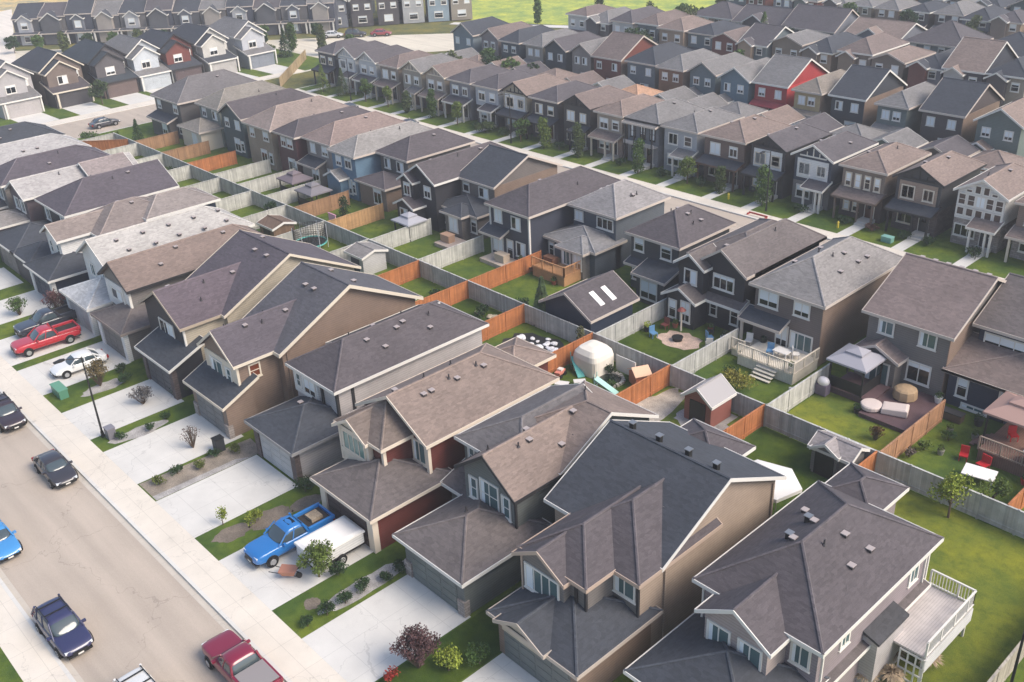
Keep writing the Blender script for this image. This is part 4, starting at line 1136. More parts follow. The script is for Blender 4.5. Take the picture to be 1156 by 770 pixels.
for i, (yc, wm_, w2, rf, tr, lb) in enumerate(Wd):
    yc = YC[i]; k = 1.1 if i < 3 else 1.0
    # local frame: front faces local -y; rotated so that it looks towards +x
    h = House(lb, 0, 0, loc=(-179.0, yc, 0), rz=R(92), group=G, detail=1)
    h.block(-3.2*k, 3.2*k, 1.5, 13, 0, 5.7, 'y', .7, 'gh', wm_, rf, tr, .4)
    h.block(-3.1*k, 1.6*k, -.6, 2.2, 2.4, 5.5, 'y', .65, 'gg', wm_, rf, tr, .35)
    h.block(-3.2*k, 2.4*k, -2.4, 1.8, 0, 2.7, 'F', .28, 'gg', w2, rf if i != 1 else mat('shingle', (.07, .06, .065)), tr, .3)
    h.win('F', -.9, -.6, 3.5, 1.7, 1.4, 2, WHITE, BLIND); h.win('F', 2.4, 1.5, 3.8, .9, 1.2, 1, WHITE, BLIND)
    h.gdoor(-.4, -2.4, 4.4, 2.1, w2)
    h.corner(2.9, -2.2, 0, 2.8, tr, .25); h.corner(-3.1, -2.5, 0, 2.6, tr, .3)
    h.done()
    a = R(92)
    dx, dy = math.sin(a), -math.cos(a)
    fx, fy = -179.0+dx*2.4+.4*math.cos(a)*-1, yc+dy*2.4
    lx, ly = math.cos(a), math.sin(a)
    L_ = (-169.0-fx)/dx
    polysheet('driveway', [(fx-lx*2.9, fy-ly*2.9), (fx+lx*2.3, fy+ly*2.3), (fx+lx*2.3+dx*L_, fy+ly*2.3+dy*L_), (fx-lx*2.9+dx*L_, fy-ly*2.9+dy*L_)], .009, CONC)

# ------------------------------------------------------------------ collector road and terrace rows, top left
polysheet('road', [(-250, 46), (-212, 51), (-172, 110), (-150, 140), (-160, 152), (-186, 128), (-216, 96), (-246, 64)], -.12, mat('asphalt', (.60, .54, .43)))
polysheet('field', [(-236, 176), (-178.5, 153), (-157, 162), (-120, 186), (-90, 330), (-600, 500), (-700, 330)], -.10, mat('grass', (.24, .33, .10)))
polysheet('field', [(-250, 96), (-238, 140), (-700, 260), (-900, 120), (-300, 40)], -.11, mat('grass', (.33, .31, .21)))
polysheet('field', [(-190, 215), (-100, 268), (-40, 600), (-600, 700)], -.09, mat('grass', (.33, .33, .20)))
polysheet('path', [(-181, 147.4), (-155, 159.2), (-120, 181), (-121, 184), (-157, 161.5), (-182, 149.8)], -.08, CONC)
polysheet('road', [(-203, 50), (-300, 82), (-304, 93), (-207, 61)], -.07, mat('asphalt', (.66, .60, .52)))
G = 'terraced houses along the collector road'
tl = [(.40, .40, .42), (.10, .10, .11), (.15, .16, .19), (.34, .30, .27)]
for i in [k for k in range(12)]:
    t = i/11
    x, y = -243+45*t, 76.5+48.5*t
    wm_ = c_(*tl[i % 4]); lb = 'terraced house with %s, %s from the left along the collector road' % (('a white gable', 'a wide pale window band', 'a twin-windowed gable', 'a beige arched gable')[i % 4], ORD[i])
    h = House(lb, 0, 0, loc=(x, y, 0), rz=R(47), group=G, detail=1)
    h.block(-2.9, 2.9, 0, 10, 0, 5.6+.3*(i % 3), 'x', (.5, .42, .58)[i % 3], 'gg', (c_(.09, .09, .10), c_(.14, .13, .13), c_(.07, .075, .10))[i % 3], (RS, DRK3, RS, GRY3)[i % 4], FT, .15)
    gw = (1.6, 2.1, 1.3, 1.8)[i % 4]
    h.block(-gw, gw-.2, -.8-.3*(i % 2), 1.2, 0, 5.3, 'y', .7, 'gg', wm_, RS, WHITE, .25)
    h.win('F', -.1, -.8, 3.4, 1.5, 1.5, 1, WHITE, BLIND); h.win('F', -.1, -.8, .6, 1.4, 1.6, 1, WHITE, BLIND)
    h.roof(-2.8, 2.8, -1.6, -.8, 2.5, 'F', .3, 'gg', RS, FT, .1)
    for xx in (-2.6, 2.6): h.corner(xx, -1.5, 0, 2.5, WHITE, .3)
    h.done()
G = 'tall houses behind the terraces'
for i, (x, y, k) in enumerate([(-248, 112, 3), (-240, 119, 0), (-232, 126, 11), (-222, 133, 4), (-206, 140, 0), (-196, 147, 7)]):
    h = House('%s tall house, %s from the left behind the terraces' % (WN[k], ORD[i]), 0, 0, loc=(x, y, 0), rz=R(47), group=G, detail=1)
    h.block(-3, 3, 0, 10, 0, 6.2, 'y', .7, 'gh', c_(*WC[k]), RS, FT, .3)
    h.win('F', -1.3, 0, 3.8, 1.2, 1.3, 1, WHITE, BLIND); h.win('F', 1.3, 0, 3.8, 1.2, 1.3, 1, WHITE, BLIND); h.win('F', 0, 0, .8, 2, 1.5, 1, WHITE, BLIND)
    h.done()
G = 'houses between the collector road and the field'
for i, (x, y, k, lb) in enumerate([(-199, 129.5, 11, 'slate house with grey front by the parked cars'), (-195.6, 134.2, 7, 'reddish-grey house behind the parked cars'), (-192.2, 139, 7, 'charcoal house left of the white and sky-blue houses'),
                                   (-188.8, 143.6, 5, 'white gabled house near the green field'), (-185.4, 148.2, 3, 'pale blue house near the green field'), (-182.4, 152.6, 2, 'white and mauve end house touching the green field')]):
    h = House(lb, 0, 0, loc=(x, y, 0), rz=R(55), group=G, detail=1)
    wm_ = c_(.26, .33, .38) if i == 4 else c_(*WC[k])
    h.block(-2.4, 2.4, 0, 9, 0, 5.8, 'y', .6, 'gh', wm_, RS, WHITE, .3)
    h.win('F', -1.3, 0, 3.6, 1.3, 1.3, 1, WHITE, BLIND); h.win('F', 1.3, 0, 3.6, 1.3, 1.3, 1, WHITE, BLIND); h.win('F', 0, 0, .8, 2, 1.5, 1, WHITE, BLIND)
    h.done()

# ------------------------------------------------------------------ fences
GREYF = mat('board', (.43, .425, .40)); ORF = mat('board', (.40, .145, .05)); PALEF = mat('board', (.46, .45, .41)); TANF = mat('board', (.44, .26, .12)); BROWNF = mat('board', (.30, .17, .09))


def fence(A, B_, m, label, group='board fences between backyards', h=1.8, rail=True, seed=0):
    ax, ay = A; bx, by = B_
    L_ = math.hypot(bx-ax, by-ay); ang = math.atan2(by-ay, bx-ax)
    t = thing('board_fence', label, 'fence', (ax, ay, 0), ang, group)
    r = random.Random(int(abs(ax*13+ay*7)))
    b = MB(); x = .02; w_ = .145
    lod = 1 if ay < 75 and ax > -115 else 3
    while x < L_-.02:
        e = min(x+w_*lod-.008, L_-.01)
        b.box(x, e, -.012+r.uniform(-.004, .004), .012, .04, h+r.uniform(-.012, .012), m); x += w_*lod
    b.obj('boards', t)
    rl = MB(); rl.box(0, L_, -.07, .07, h+.015, h+.06, m); rl.box(0, L_, .014, .05, .4, .5, m); rl.box(0, L_, .014, .05, h-.45, h-.35, m)
    rl.box(0, L_, -.05, -.014, .3, .38, m)
    rl.obj('rail', t)
    n = max(1, round(L_/2.44))
    pb = MB(); pb.box(-.055, .055, -.055, .055, 0, h+.1, m); pd = pb.data('post')
    for k in range(n+1): link('post', pd, t, (L_*k/n, .0, 0))
    return t


YM = 54.4
xl = [-11, -24.8, -33.6, -42.3, -50.6, -58.9, -66.6, -74.6, -82.6, -90.8, -98.8, -106.6, -114.4, -122.4, -130.4, -138.4, -146.4]
who = ['navy house with the pink gazebo', 'grey house with the dark deck', 'white balustraded deck', 'black double-gabled house', 'skylight garage', 'orange deck', 'navy house with corner boards',
       'grey-brown house', 'black zigzag-trimmed house', 'timber bump-out house', 'sky-blue house', 'mauve-tan roofed house', 'small dark red house', 'tan stone house', 'dark teal house', 'cream verandah house']
for i in range(16):
    fence((xl[i+1], YM), (xl[i], YM), GREYF, 'weathered grey fence along the yard foot of the %s' % who[i])
# near-side cross fences
NF = [(-24.9, ORF, 49, 'orange fence between the grey shed and the big green backyard', 54.1), (-33.7, ORF, 47.5, 'orange fence on the right of the brick-red shed lawn', None),
      (-42.4, ORF, 45.5, 'orange fence between the white dome tent yard and the red shed lawn', None), (-50.6, ORF, 45.5, 'orange fence between the black mulch bed and the white dome tent', None),
      (-58.9, ORF, 45.5, 'orange fence behind the pale grey house with slate roof', None), (-66.6, ORF, 45.5, 'orange fence behind the brown-sided house, by the dark lawn', None),
      (-74.0, ORF, 45.5, 'orange fence to the right of the small grey shed', None)]
for x, m, y0, lb, _ in NF: fence((x, y0), (x, YM-.1), m, lb)
for i in range(8, 17):
    fence((xl[i], 45.5), (xl[i], YM-.1), PALEF, 'pale grey near-side backyard fence, %s to the left of the small grey shed' % ORD[i-8])
# far-side cross fences
MF = [(-24.7, mat('board', (.36, .19, .10)), 63.5, 'brown fence between the dark deck yard and the navy house yard'), (-33.5, PALEF, 63, 'pale fence between the white deck and the dark deck'),
      (-42.2, GREYF, 63, 'grey fence between the patio yard and the white deck'), (-50.3, GREYF, 64, 'grey fence on the right of the skylight garage'),
      (-66.6, ORF, 64, 'orange fence left of the orange timber deck'), (-74.2, PALEF, 63, 'pale fence left of the navy house with white corner boards'),
      (-82.3, PALEF, 62.5, 'pale fence beside the black zigzag-trimmed house'), (-90.4, TANF, 62, 'light orange fence below the timber bump-out house'),
      (-97.3, BROWNF, 62, 'reddish brown fence on the right of the sky-blue house'), (-103.5, PALEF, 62, 'pale fence left of the sky-blue house'),
      (-110, PALEF, 62.5, 'pale fence behind the mauve-tan roofed house'), (-116.2, PALEF, 62.5, 'pale fence behind the dark red house'), (-123.4, ORF, 61.5, 'rust orange fence below the tan stone house'),
      (-131, BROWNF, 61.5, 'brown fence below the cream verandah house'), (-139.5, BROWNF, 61, 'short brown fence at the far end of the middle row')]
for x, m, y1, lb in MF: fence((x, YM+.1), (x, y1), m, lb)
fence((-11, 38.5), (-11, YM-.1), mat('board', (.38, .34, .27)), 'tan-grey fence beside the lamp post at the lower right corner')
fence((-16.3, YM+.1), (-16.3, 64), ORF, 'orange fence at the right edge by the red parasol')
fence((-147, 48), (-141.4, 54.2), ORF, 'short diagonal rust orange fence by the corner house at the left')
fence((-158, 89.5), (-175.5, 106), mat('board', (.34, .25, .14)), 'long honey-coloured timber fence at the end of the side street', h=1.8)
# ------------------------------------------------------------------ vehicles
def wheel_data():
    if 'wheel' in _w: return _w['wheel']
    b = MB(); b.cyl((0, -.11, 0), (0, .11, 0), .34, .34, RUBBER, 20); b.cyl((0, -.125, 0), (0, .125, 0), .30, .30, RUBBER, 20)
    r = MB(); r.cyl((0, -.135, 0), (0, -.10, 0), .19, .22, CHROME, 16); r.cyl((0, .10, 0), (0, .135, 0), .22, .19, CHROME, 16)
    for k in range(5):
        a = 2*math.pi*k/5; r.rotbox((.1*math.cos(a), -.14, .1*math.sin(a)), (.05, .02, .05), 0, BLACK)
    _w['wheel'] = (b.data('tyre'), r.data('rim'))
    return _w['wheel']


def ring(x, hw, z0, z1, tuck=.06, crown=.04):
    """body cross-section at station x: 12 points"""
    p = [(-hw+.10, z0), (-hw+.02, z0+.10), (-hw, z0+(z1-z0)*.45), (-hw+.015, z0+(z1-z0)*.72), (-hw+tuck, z1-.03), (-hw+tuck+.12, z1+crown*.3),
         (hw-tuck-.12, z1+crown*.3), (hw-tuck, z1-.03), (hw-.015, z0+(z1-z0)*.72), (hw, z0+(z1-z0)*.45), (hw-.02, z0+.10), (hw-.10, z0)]
    return [(x, y, z) for y, z in p]


def vehicle(kind, color, loc, heading, label, roofpanel=None):
    """x forward; heading = angle of forward axis"""
    P = mat('paint', color)
    t = thing({'car': 'parked_car', 'suv': 'parked_car', 'pickup': 'pickup_truck'}[kind], label, {'car': 'car', 'suv': 'car', 'pickup': 'pickup truck'}[kind], loc, heading)
    b = MB()
    if kind == 'pickup':
        L2, hw, zb = 2.85, .98, .42
        st = [(-2.85, .90, .5, 1.08), (-2.75, .96, .45, 1.12), (-1.5, .98, zb, 1.12), (-.95, .98, zb, 1.12), (.9, .98, zb, 1.12), (1.2, .98, zb, 1.14), (2.2, .97, zb, 1.12), (2.6, .94, .46, 1.08), (2.8, .84, .50, .98), (2.9, .62, .55, .84)]
        wx, wz, cab = (-1.75, 1.85), .40, [(-.88, 1.12, -.62, 1.80), (1.25, 1.14, .45, 1.80)]
    elif kind == 'suv':
        hw, zb = .94, .34
        st = [(-2.34, .62, .52, .80), (-2.28, .80, .42, .92), (-2.1, .90, .36, 1.0), (-1.4, .94, zb, 1.02), (.9, .94, zb, 1.0), (1.15, .94, zb, .99), (1.75, .92, .34, .93), (2.05, .86, .38, .85), (2.25, .70, .42, .74), (2.34, .45, .46, .62)]
        wx, wz, cab = (-1.38, 1.38), .36, [(-2.15, .98, -1.75, 1.62), (1.05, .97, .25, 1.62)]
    else:
        hw, zb = .90, .28
        st = [(-2.3, .55, .45, .74), (-2.22, .76, .36, .86), (-2.0, .86, .30, .93), (-1.4, .90, zb, .95), (.85, .90, zb, .92), (1.1, .90, zb, .91), (1.7, .88, .30, .82), (2.0, .80, .33, .73), (2.2, .62, .37, .62), (2.3, .40, .42, .52)]
        wx, wz, cab = (-1.32, 1.36), .34, [(-1.75, .93, -1.05, 1.40), (1.0, .90, .25, 1.40)]
    b.loft([ring(*s) for s in st], P)
    if kind == 'pickup':
        # carve the look of an open bed: raised side walls round a dark sunken floor
        b2 = MB()
        b2.box(-2.72, -.98, -.80, .80, 1.10, 1.135, mat('plain', '2b2622', .8))
        b2.obj('bed_floor', t)
        b3 = MB()
        b3.box(-2.86, -.92, -.97, -.80, 1.08, 1.36, P); b3.box(-2.86, -.92, .80, .97, 1.08, 1.36, P); b3.box(-2.86, -2.72, -.80, .80, 1.08, 1.34, P); b3.box(-.98, -.92, -.80, .80, 1.08, 1.34, P)
        o = b3.obj('bed_side', t)
        md = o.modifiers.new('b', 'BEVEL'); md.width = .03; md.segments = 2
    body = b.obj('body', t, smooth=True)
    md = body.modifiers.new('s', 'SUBSURF'); md.levels = 1; md.render_levels = 2
    # greenhouse: glass solid, then roof skin and pillars in body colour
    (rx, rz, tx, tz), (fx, fz, sx, sz) = cab
    wy, ty = hw-.08, hw-.24
    GL_ = mat('glass', (.05, .07, .08)); RPm = P if roofpanel is None else mat('paint', roofpanel)
    g = MB()

    def cring(x, z0, z1, w0, w1):
        return [(x, -w0, z0), (x, -w0+.02, z0+(z1-z0)*.2), (x, -w1-.02, z1-.10 if z1-z0 > .3 else z1-.03), (x, -w1+.07, z1), (x, -w1*.4, z1+.03), (x, w1*.4, z1+.03),
                (x, w1-.07, z1), (x, w1+.02, z1-.10 if z1-z0 > .3 else z1-.03), (x, w0-.02, z0+(z1-z0)*.2), (x, w0, z0)]
    zl = min(rz, fz)-.12
    cr = [cring(rx-.02, zl, rz, wy-.08, ty+.06), cring(tx, zl, tz-.02, wy, ty), cring(tx+.22, zl, tz+.02, wy, ty), cring((tx+sx)/2, zl, tz+.05, wy+.01, ty+.01), cring(sx-.2, zl, sz+.02, wy, ty), cring(sx, zl, sz-.02, wy, ty), cring(fx, zl, fz, wy-.08, ty+.08)]
    g.loft(cr, GL_)
    pi = g._mi(RPm); k_ = 0
    for a_ in range(6):
        for b_ in range(10):
            if 1 <= a_ <= 4 and b_ in (2, 3, 4, 5, 6): g.mi[k_] = pi
            k_ += 1
    cab_o = g.obj('cabin', t, smooth=True)
    md = cab_o.modifiers.new('s', 'SUBSURF'); md.levels = 1; md.render_levels = 2
    for s in (-1, 1):
        p = MB()
        for (x0, z0, x1, z1, w_) in ((fx, fz-.03, sx, sz, .045), (rx, rz-.03, tx, tz, .07), ((fx+rx)/2+.05, (fz+rz)/2, (tx+sx)/2+.05, tz, .04), ((fx+rx)/2-.9, rz, (tx+sx)/2-.7, tz, .04) if kind != 'pickup' else (fx, fz, sx, sz, .04)):
            p.cyl((x0, s*(wy+.005), z0), (x1, s*(ty+.005), z1-.01), w_, w_, P, 6)
        p.obj('pillar', t)
    if color[2] > .4 and kind == 'pickup':
        sr = MB(); sr.box(sx-.85, sx-.35, -.33, .33, sz+.02, sz+.062, mat('glass', '0a0c10')); sr.obj('sunroof', t)
    if kind == 'suv':
        rk = MB(); rk.box(tx+.1, sx-.1, -ty+.03, -ty+.07, tz+.05, tz+.10, BLACK); rk.box(tx+.1, sx-.1, ty-.07, ty-.03, tz+.05, tz+.10, BLACK)
        for xx in (-1.2, -.35): rk.box(xx-.04, xx+.04, -ty+.05, ty-.05, tz+.09, tz+.13, BLACK)
        rk.obj('roof_rack', t)
    fxm = st[-1][0]; zf = st[-2][3]
    gr = MB(); gr.box(fxm-.14, fxm+.01, -.42, .42, .42 if kind != 'pickup' else .6, zf-.10, BLACK); gr.obj('grille', t)
    bp = MB(); bp.box(fxm-.30, fxm-.04, -hw+.26, hw-.26, .30, .44, BLACK if kind != 'pickup' else mat('plain', '3a3a3c', .4)); o = bp.obj('bumper', t)
    bp = MB(); bp.box(st[0][0]+.02, st[0][0]+.25, -hw+.22, hw-.22, .34, .48, BLACK); bp.obj('bumper', t)
    hd, td = MB(), MB()
    hd.box(-.14, .05, -.17, .17, -.07, .07, mat('plain', 'd8dde0', .12)); td.box(-.05, .1, -.12, .12, -.12, .12, mat('plain', '8a1414', .25))
    hdd, tdd = hd.data('headlight'), td.data('tail_light')
    for s in (-1, 1):
        link('headlight', hdd, t, (fxm-.17, s*(hw-.34), zf-.06)); link('tail_light', tdd, t, (st[0][0]+.03, s*(hw-.2), st[1][3]-.18))
        m_ = MB(); m_.box(-.07, .07, -.11, .11, -.07, .07, P); m_.obj('side_mirror', t, loc=(fx-.35, s*(hw+.06), fz+.05))
    td_, rd_ = wheel_data()
    for x in wx:
        for s in (-1, 1):
            ah = MB(); ah.cyl((0, -.02, 0), (0, .02, 0), .44 if kind == 'pickup' else .40, .42 if kind == 'pickup' else .38, BLACK, 20)
            ah.obj('wheel_arch', t, loc=(x, s*(hw-.006), wz))
            w_ = link('wheel', td_, t, (x, s*(hw-.07), .36 if kind == 'pickup' else .335)); w_.scale = (1.08,)*3 if kind == 'pickup' else (.98,)*3
            link('rim', rd_, w_)
    pl = MB(); pl.box(-.02, .02, -.16, .16, -.05, .05, WHITE); pl.obj('number_plate', t, loc=(fxm+.0, 0, .55 if kind == 'pickup' else .42))
    return t


DN = math.pi+math.pi     # along +x
vehicle('suv', (.028, .030, .085), (-49.6, 9.2, -.13), 0.02, 'dark navy sport utility car parked at the near kerb')
vehicle('car', (.055, .24, .52), (-61.0, 9.3, -.13), 0.03, 'bright blue car cut by the left edge of the picture')
vehicle('car', (.035, .032, .038), (-66.4, 15.1, -.13), 0.0, 'dark grey hatchback parked beside the lamp post kerb')
vehicle('suv', (.035, .022, .028), (-76.9, 15.2, -.13), 0.0, 'dark maroon-black car parked at the left edge kerb')
vehicle('pickup', (.20, .012, .035), (-39.6, 14.9, -.13), math.pi, 'dark red pickup truck with grey bed cover parked at the bottom kerb')
cv = MB(); cv.box(-2.74, -1.0, -.83, .83, 1.365, 1.40, mat('plain', '8a8482', .6))
pk = [o for o in bpy.data.objects if o.name.startswith('pickup_truck')][0]
cv.obj('bed_cover', pk)
bt = vehicle('pickup', (.018, .15, .42), (-47.1, 22.6, .01), -math.pi/2, 'bright blue pickup truck on the driveway of the red house')
ld = MB(); ld.box(-2.3, -1.5, -.45, .4, 1.14, 1.36, mat('rock', (.30, .24, .17))); ld.obj('load', bt)
vehicle('pickup', (.42, .018, .030), (-87.4, 22.3, .01), -math.pi/2-.05, 'bright red pickup truck on a driveway at the left')
vehicle('pickup', (.03, .033, .045), (-91.0, 23.8, .01), -math.pi/2, 'dark pickup truck parked beyond the red pickup')
vehicle('car', (.72, .72, .70), (-80.8, 22.6, .01), -math.pi/2-.04, 'white car on the driveway below the brown roof')
vehicle('suv', (.62, .62, .60), (-40.9, 10.2, -.13), .03, 'white car just entering at the bottom edge by the near kerb')
vehicle('car', (.05, .05, .06), (-118.5, 87.8, -.13), 0, 'dark car parked on the far road at the left of the middle row')
vehicle('car', (.05, .055, .07), (-134, 87.8, -.13), 0, 'dark car parked far along the far road')
vehicle('car', (.60, .60, .60), (-190.5, 122.5, -.05), .8, 'white car parked by the collector road')
vehicle('suv', (.05, .05, .06), (-187, 126, -.05), .8, 'black car parked by the collector road')
vehicle('car', (.30, .05, .06), (-183, 130, -.05), .8, 'red car parked by the collector road')
vehicle('car', (.06, .06, .07), (-159, 58, -.13), 1.57, 'dark car parked on the side street')

# white enclosed trailer with wheels beside the blue pickup
t = thing('cargo_trailer', 'low white covered trailer beside the blue pickup', 'trailer', (-44.4, 24.0, 0))
b = MB(); b.box(-1.05, 1.05, -1.9, 1.7, .55, 1.35, SIDE_WHITE); o = b.obj('box_body', t)
o.modifiers.new('b', 'BEVEL').width = .05
b = MB(); b.loft([[(-1.12, -1.98, 1.36), (1.12, -1.98, 1.36), (1.12, 1.78, 1.36), (-1.12, 1.78, 1.36)], [(-1.1, -1.96, 1.5), (1.1, -1.96, 1.5), (1.1, 1.76, 1.5), (-1.1, 1.76, 1.5)], [(-.9, -1.75, 1.58), (.9, -1.75, 1.58), (.9, 1.55, 1.58), (-.9, 1.55, 1.58)]], mat('plain', 'e4e0da', .4))
b.obj('lid', t)
b = MB(); b.box(-1.0, 1.0, -1.9, 1.7, .42, .54, BLACK); b.box(-.06, .06, -3.0, -1.9, .44, .52, BLACK); b.obj('chassis', t)
tdt, rdt = wheel_data()
for s in (-1, 1):
    w_ = link('wheel', tdt, t, (s*1.1, -.1, .33), math.pi/2); link('rim', rdt, w_)

# ------------------------------------------------------------------ vegetation
_t = {}


def leafcloud(b, rr_, clumps, n, size, m, squash=1.0):
    for _ in range(n):
        cx, cy, cz, r = rr_.choice(clumps)
        while True:
            v = Vector((rr_.uniform(-1, 1), rr_.uniform(-1, 1), rr_.uniform(-1, 1)))
            if .15 < v.length < 1: break
        v = v*(r*(rr_.uniform(.75, 1.05)))
        p = Vector((cx, cy, cz))+Vector((v.x, v.y, v.z*squash))
        a = Vector((rr_.uniform(-1, 1), rr_.uniform(-1, 1), rr_.uniform(-.6, 1))).normalized()
        u = a.orthogonal().normalized(); w2 = a.cross(u)
        s = size*rr_.uniform(.6, 1.3)
        b.poly([p-u*s-w2*s*.2, p+w2*s*.6, p+u*s+w2*s*.1, p-w2*s*.6], m)


def tree_mesh(key, kind, h, r, leafm, barkm, n=900, leaf=.16, seed=1):
    if key in _t: return _t[key]
    q = random.Random(seed)
    T_, C_ = MB(), MB()
    if kind == 'round':
        T_.cyl((0, 0, 0), (.03, .02, h*.4), .07*h/4+.03, .05*h/4+.01, barkm, 8)
        cl = []
        for k in range(9):
            a = q.uniform(0, 6.28); d = r*q.uniform(.2, .65); z = h*q.uniform(.42, .86)
            p = (d*math.cos(a), d*math.sin(a), z)
            T_.cyl((.02, .01, h*q.uniform(.25, .45)), p, .03*h/4+.008, .008, barkm, 5)
            cl.append((*p, r*q.uniform(.32, .52)))
        cl.append((0, 0, h*.85, r*.45))
        leafcloud(C_, q, cl, n, leaf, leafm, .9)
    elif kind == 'conifer':
        T_.cyl((0, 0, 0), (0, 0, h*.95), .10, .02, barkm, 7)
        for k in range(n):
            t = q.random()**1.3; rad = r*(1-t)*q.uniform(.55, 1.05)+.05; a = q.uniform(0, 6.28)
            z = h*.08+h*.92*t
            p = Vector((rad*math.cos(a), rad*math.sin(a), z-rad*.25)); d = Vector((math.cos(a), math.sin(a), -.35)); w2 = Vector((-math.sin(a), math.cos(a), q.uniform(-.4, .4)))
            s = leaf*q.uniform(.7, 1.4)
            C_.poly([p-d*s, p+w2*s*.5, p+d*s*.9, p-w2*s*.5], leafm)
    elif kind == 'column':
        T_.cyl((0, 0, 0), (0, 0, h*.8), .06, .02, barkm, 7)
        cl = [(q.uniform(-.15, .15)*r, q.uniform(-.15, .15)*r, h*(.15+.8*k/8), r*(1-.5*abs(k/8-.4))*q.uniform(.7, .95)) for k in range(9)]
        leafcloud(C_, q, cl, n, leaf, leafm, 1.0)
    elif kind == 'shrub':
        T_.cyl((0, 0, 0), (0, 0, h*.5), .04, .02, barkm, 5)
        cl = [(q.uniform(-.5, .5)*r, q.uniform(-.5, .5)*r, h*q.uniform(.4, .7), r*q.uniform(.45, .7)) for k in range(6)]
        leafcloud(C_, q, cl, n, leaf, leafm, h/(2*r)*1.3)
    elif kind == 'twiggy':
        for k in range(46):
            a = q.uniform(0, 6.28); t = q.uniform(.05, 1); d = r*t
            z = h*(1-.35*t*t)*q.uniform(.8, 1.0)
            T_.cyl((.04*math.cos(a), .04*math.sin(a), 0), (d*.6*math.cos(a), d*.6*math.sin(a), z*.6), .022, .014, barkm, 4)
            T_.cyl((d*.6*math.cos(a), d*.6*math.sin(a), z*.6), (d*math.cos(a+.1), d*math.sin(a+.1), z), .014, .004, barkm, 4)
            cl = [(d*f*math.cos(a), d*f*math.sin(a), z*(.45+.5*f), .14*h/1.5+.04) for f in (.55, .8, 1.0)]
            leafcloud(C_, q, cl, max(4, n//46), leaf, leafm)
    elif kind == 'grassy':
        T_.cyl((0, 0, 0), (0, 0, .1), .12, .08, barkm, 6)
        for k in range(n):
            a = q.uniform(0, 6.28); t = q.uniform(.1, 1); d = r*t; w2 = Vector((-math.sin(a), math.cos(a), 0))*leaf*.13
            p0 = Vector((.1*math.cos(a), .1*math.sin(a), 0)); p1 = Vector((d*.5*math.cos(a), d*.5*math.sin(a), h*(1-.3*t)*.8)); p2 = Vector((d*math.cos(a), d*math.sin(a), h*(1-.55*t)*q.uniform(.8, 1.1)))
            C_.poly([p0-w2, p0+w2, p1+w2, p1-w2], leafm); C_.poly([p1-w2, p1+w2, p2], leafm)
    _t[key] = (T_.data('trunk'), C_.data('crown', fix=False))
    return _t[key]


BARK = mat('plain', '5a4a3c', .9)
GL = mat('leaf', (.060, .105, .026)); GD = mat('leaf', (.028, .055, .020)); GY = mat('leaf', (.20, .24, .035)); PU = mat('leaf', (.085, .045, .046)); GB = mat('leaf', (.10, .14, .03))
TANL = mat('leaf', (.34, .26, .17)); REDL = mat('leaf', (.30, .04, .03)); DRYL = mat('leaf', (.13, .10, .085))


def tree(x, y, kind, h, r, m, label, cat='tree', name=None, group=None, n=900, leaf=.16, seed=1, z=0, part='crown'):
    key = (kind, round(h, 1), round(r, 1), m.name, seed)
    td_, cd_ = tree_mesh(key, kind, h, r, m, BARK, n, leaf, seed)
    t = thing(name or {'round': 'deciduous_tree', 'conifer': 'conifer_tree', 'column': 'columnar_tree', 'shrub': 'shrub', 'twiggy': 'bushy_shrub', 'grassy': 'ornamental_grass'}[kind], label, cat, (x, y, z), rnd.uniform(0, 6.28), group)
    link('trunk', td_, t); link(part, cd_, t)
    return t


# front strips
tree(-33.2, 21.9, 'twiggy', 2.7, 1.25, PU, 'big purple-leaved bush at the bottom beside the white driveway', 'bush', n=4200, leaf=.07)
tree(-31.9, 22.9, 'shrub', 1.3, .8, GY, 'yellow-green shrub right of the purple bush', 'bush', n=900, leaf=.08)
tree(-31.1, 24.4, 'shrub', 1.1, .75, GL, 'round green shrub by the bottom house walkway', 'bush', n=900, leaf=.07)
tree(-33.6, 20.3, 'shrub', .8, .5, REDL, 'low red flowering plant at the foot of the purple bush', 'flowers', name='flowering_plant', n=350, leaf=.07)
tree(-29.4, 26.0, 'shrub', .7, .35, mat('leaf', (.30, .02, .10)), 'magenta potted flowers beside the green-grey garage', 'flowers', name='flowering_plant', n=300, leaf=.06)
tree(-43.3, 22.2, 'round', 2.6, 1.25, GB, 'small green tree in front of the white trailer', n=2800, leaf=.075, seed=3)
tree(-42.6, 23.1, 'shrub', 1.0, .6, GD, 'dark green bush behind the small tree by the trailer', 'bush', n=900, leaf=.065)
sh = [(-40.2, 19.4, .42), (-40.15, 20.7, .55), (-40.2, 22.0, .5), (-40.3, 23.4, .55), (-40.1, 24.9, .42), (-40.1, 26.0, .5), (-40.4, 27.1, .42), (-40.7, 28.0, .38)]
for i, (x, y, r_) in enumerate(sh):
    tree(x, y, 'shrub', r_*1.5, r_, GD, 'dark rounded shrub, %s from the pavement in the gravel bed by the white driveway' % ORD[i], 'bush', group='row of shrubs along the white driveway', n=1100, leaf=.05)
tree(-52.2, 20.6, 'shrub', 1.5, .45, GY, 'thin yellow-green sapling left of the blue pickup', 'bush', n=260, leaf=.07)
tree(-50.8, 22.2, 'shrub', .8, .7, mat('leaf', (.17, .20, .03)), 'lime green low plant in the mulch bed by the blue pickup', 'bush', n=500, leaf=.07)
tree(-51.4, 26.4, 'shrub', 1.0, .8, GD, 'dark bush at the corner of the pale grey garage', 'bush', n=700, leaf=.08)
tree(-62.2, 23.6, 'twiggy', 2.0, .75, DRYL, 'thin grey-brown twiggy shrub on the driveway edge below the brown-sided house', 'bush', n=300, leaf=.06)
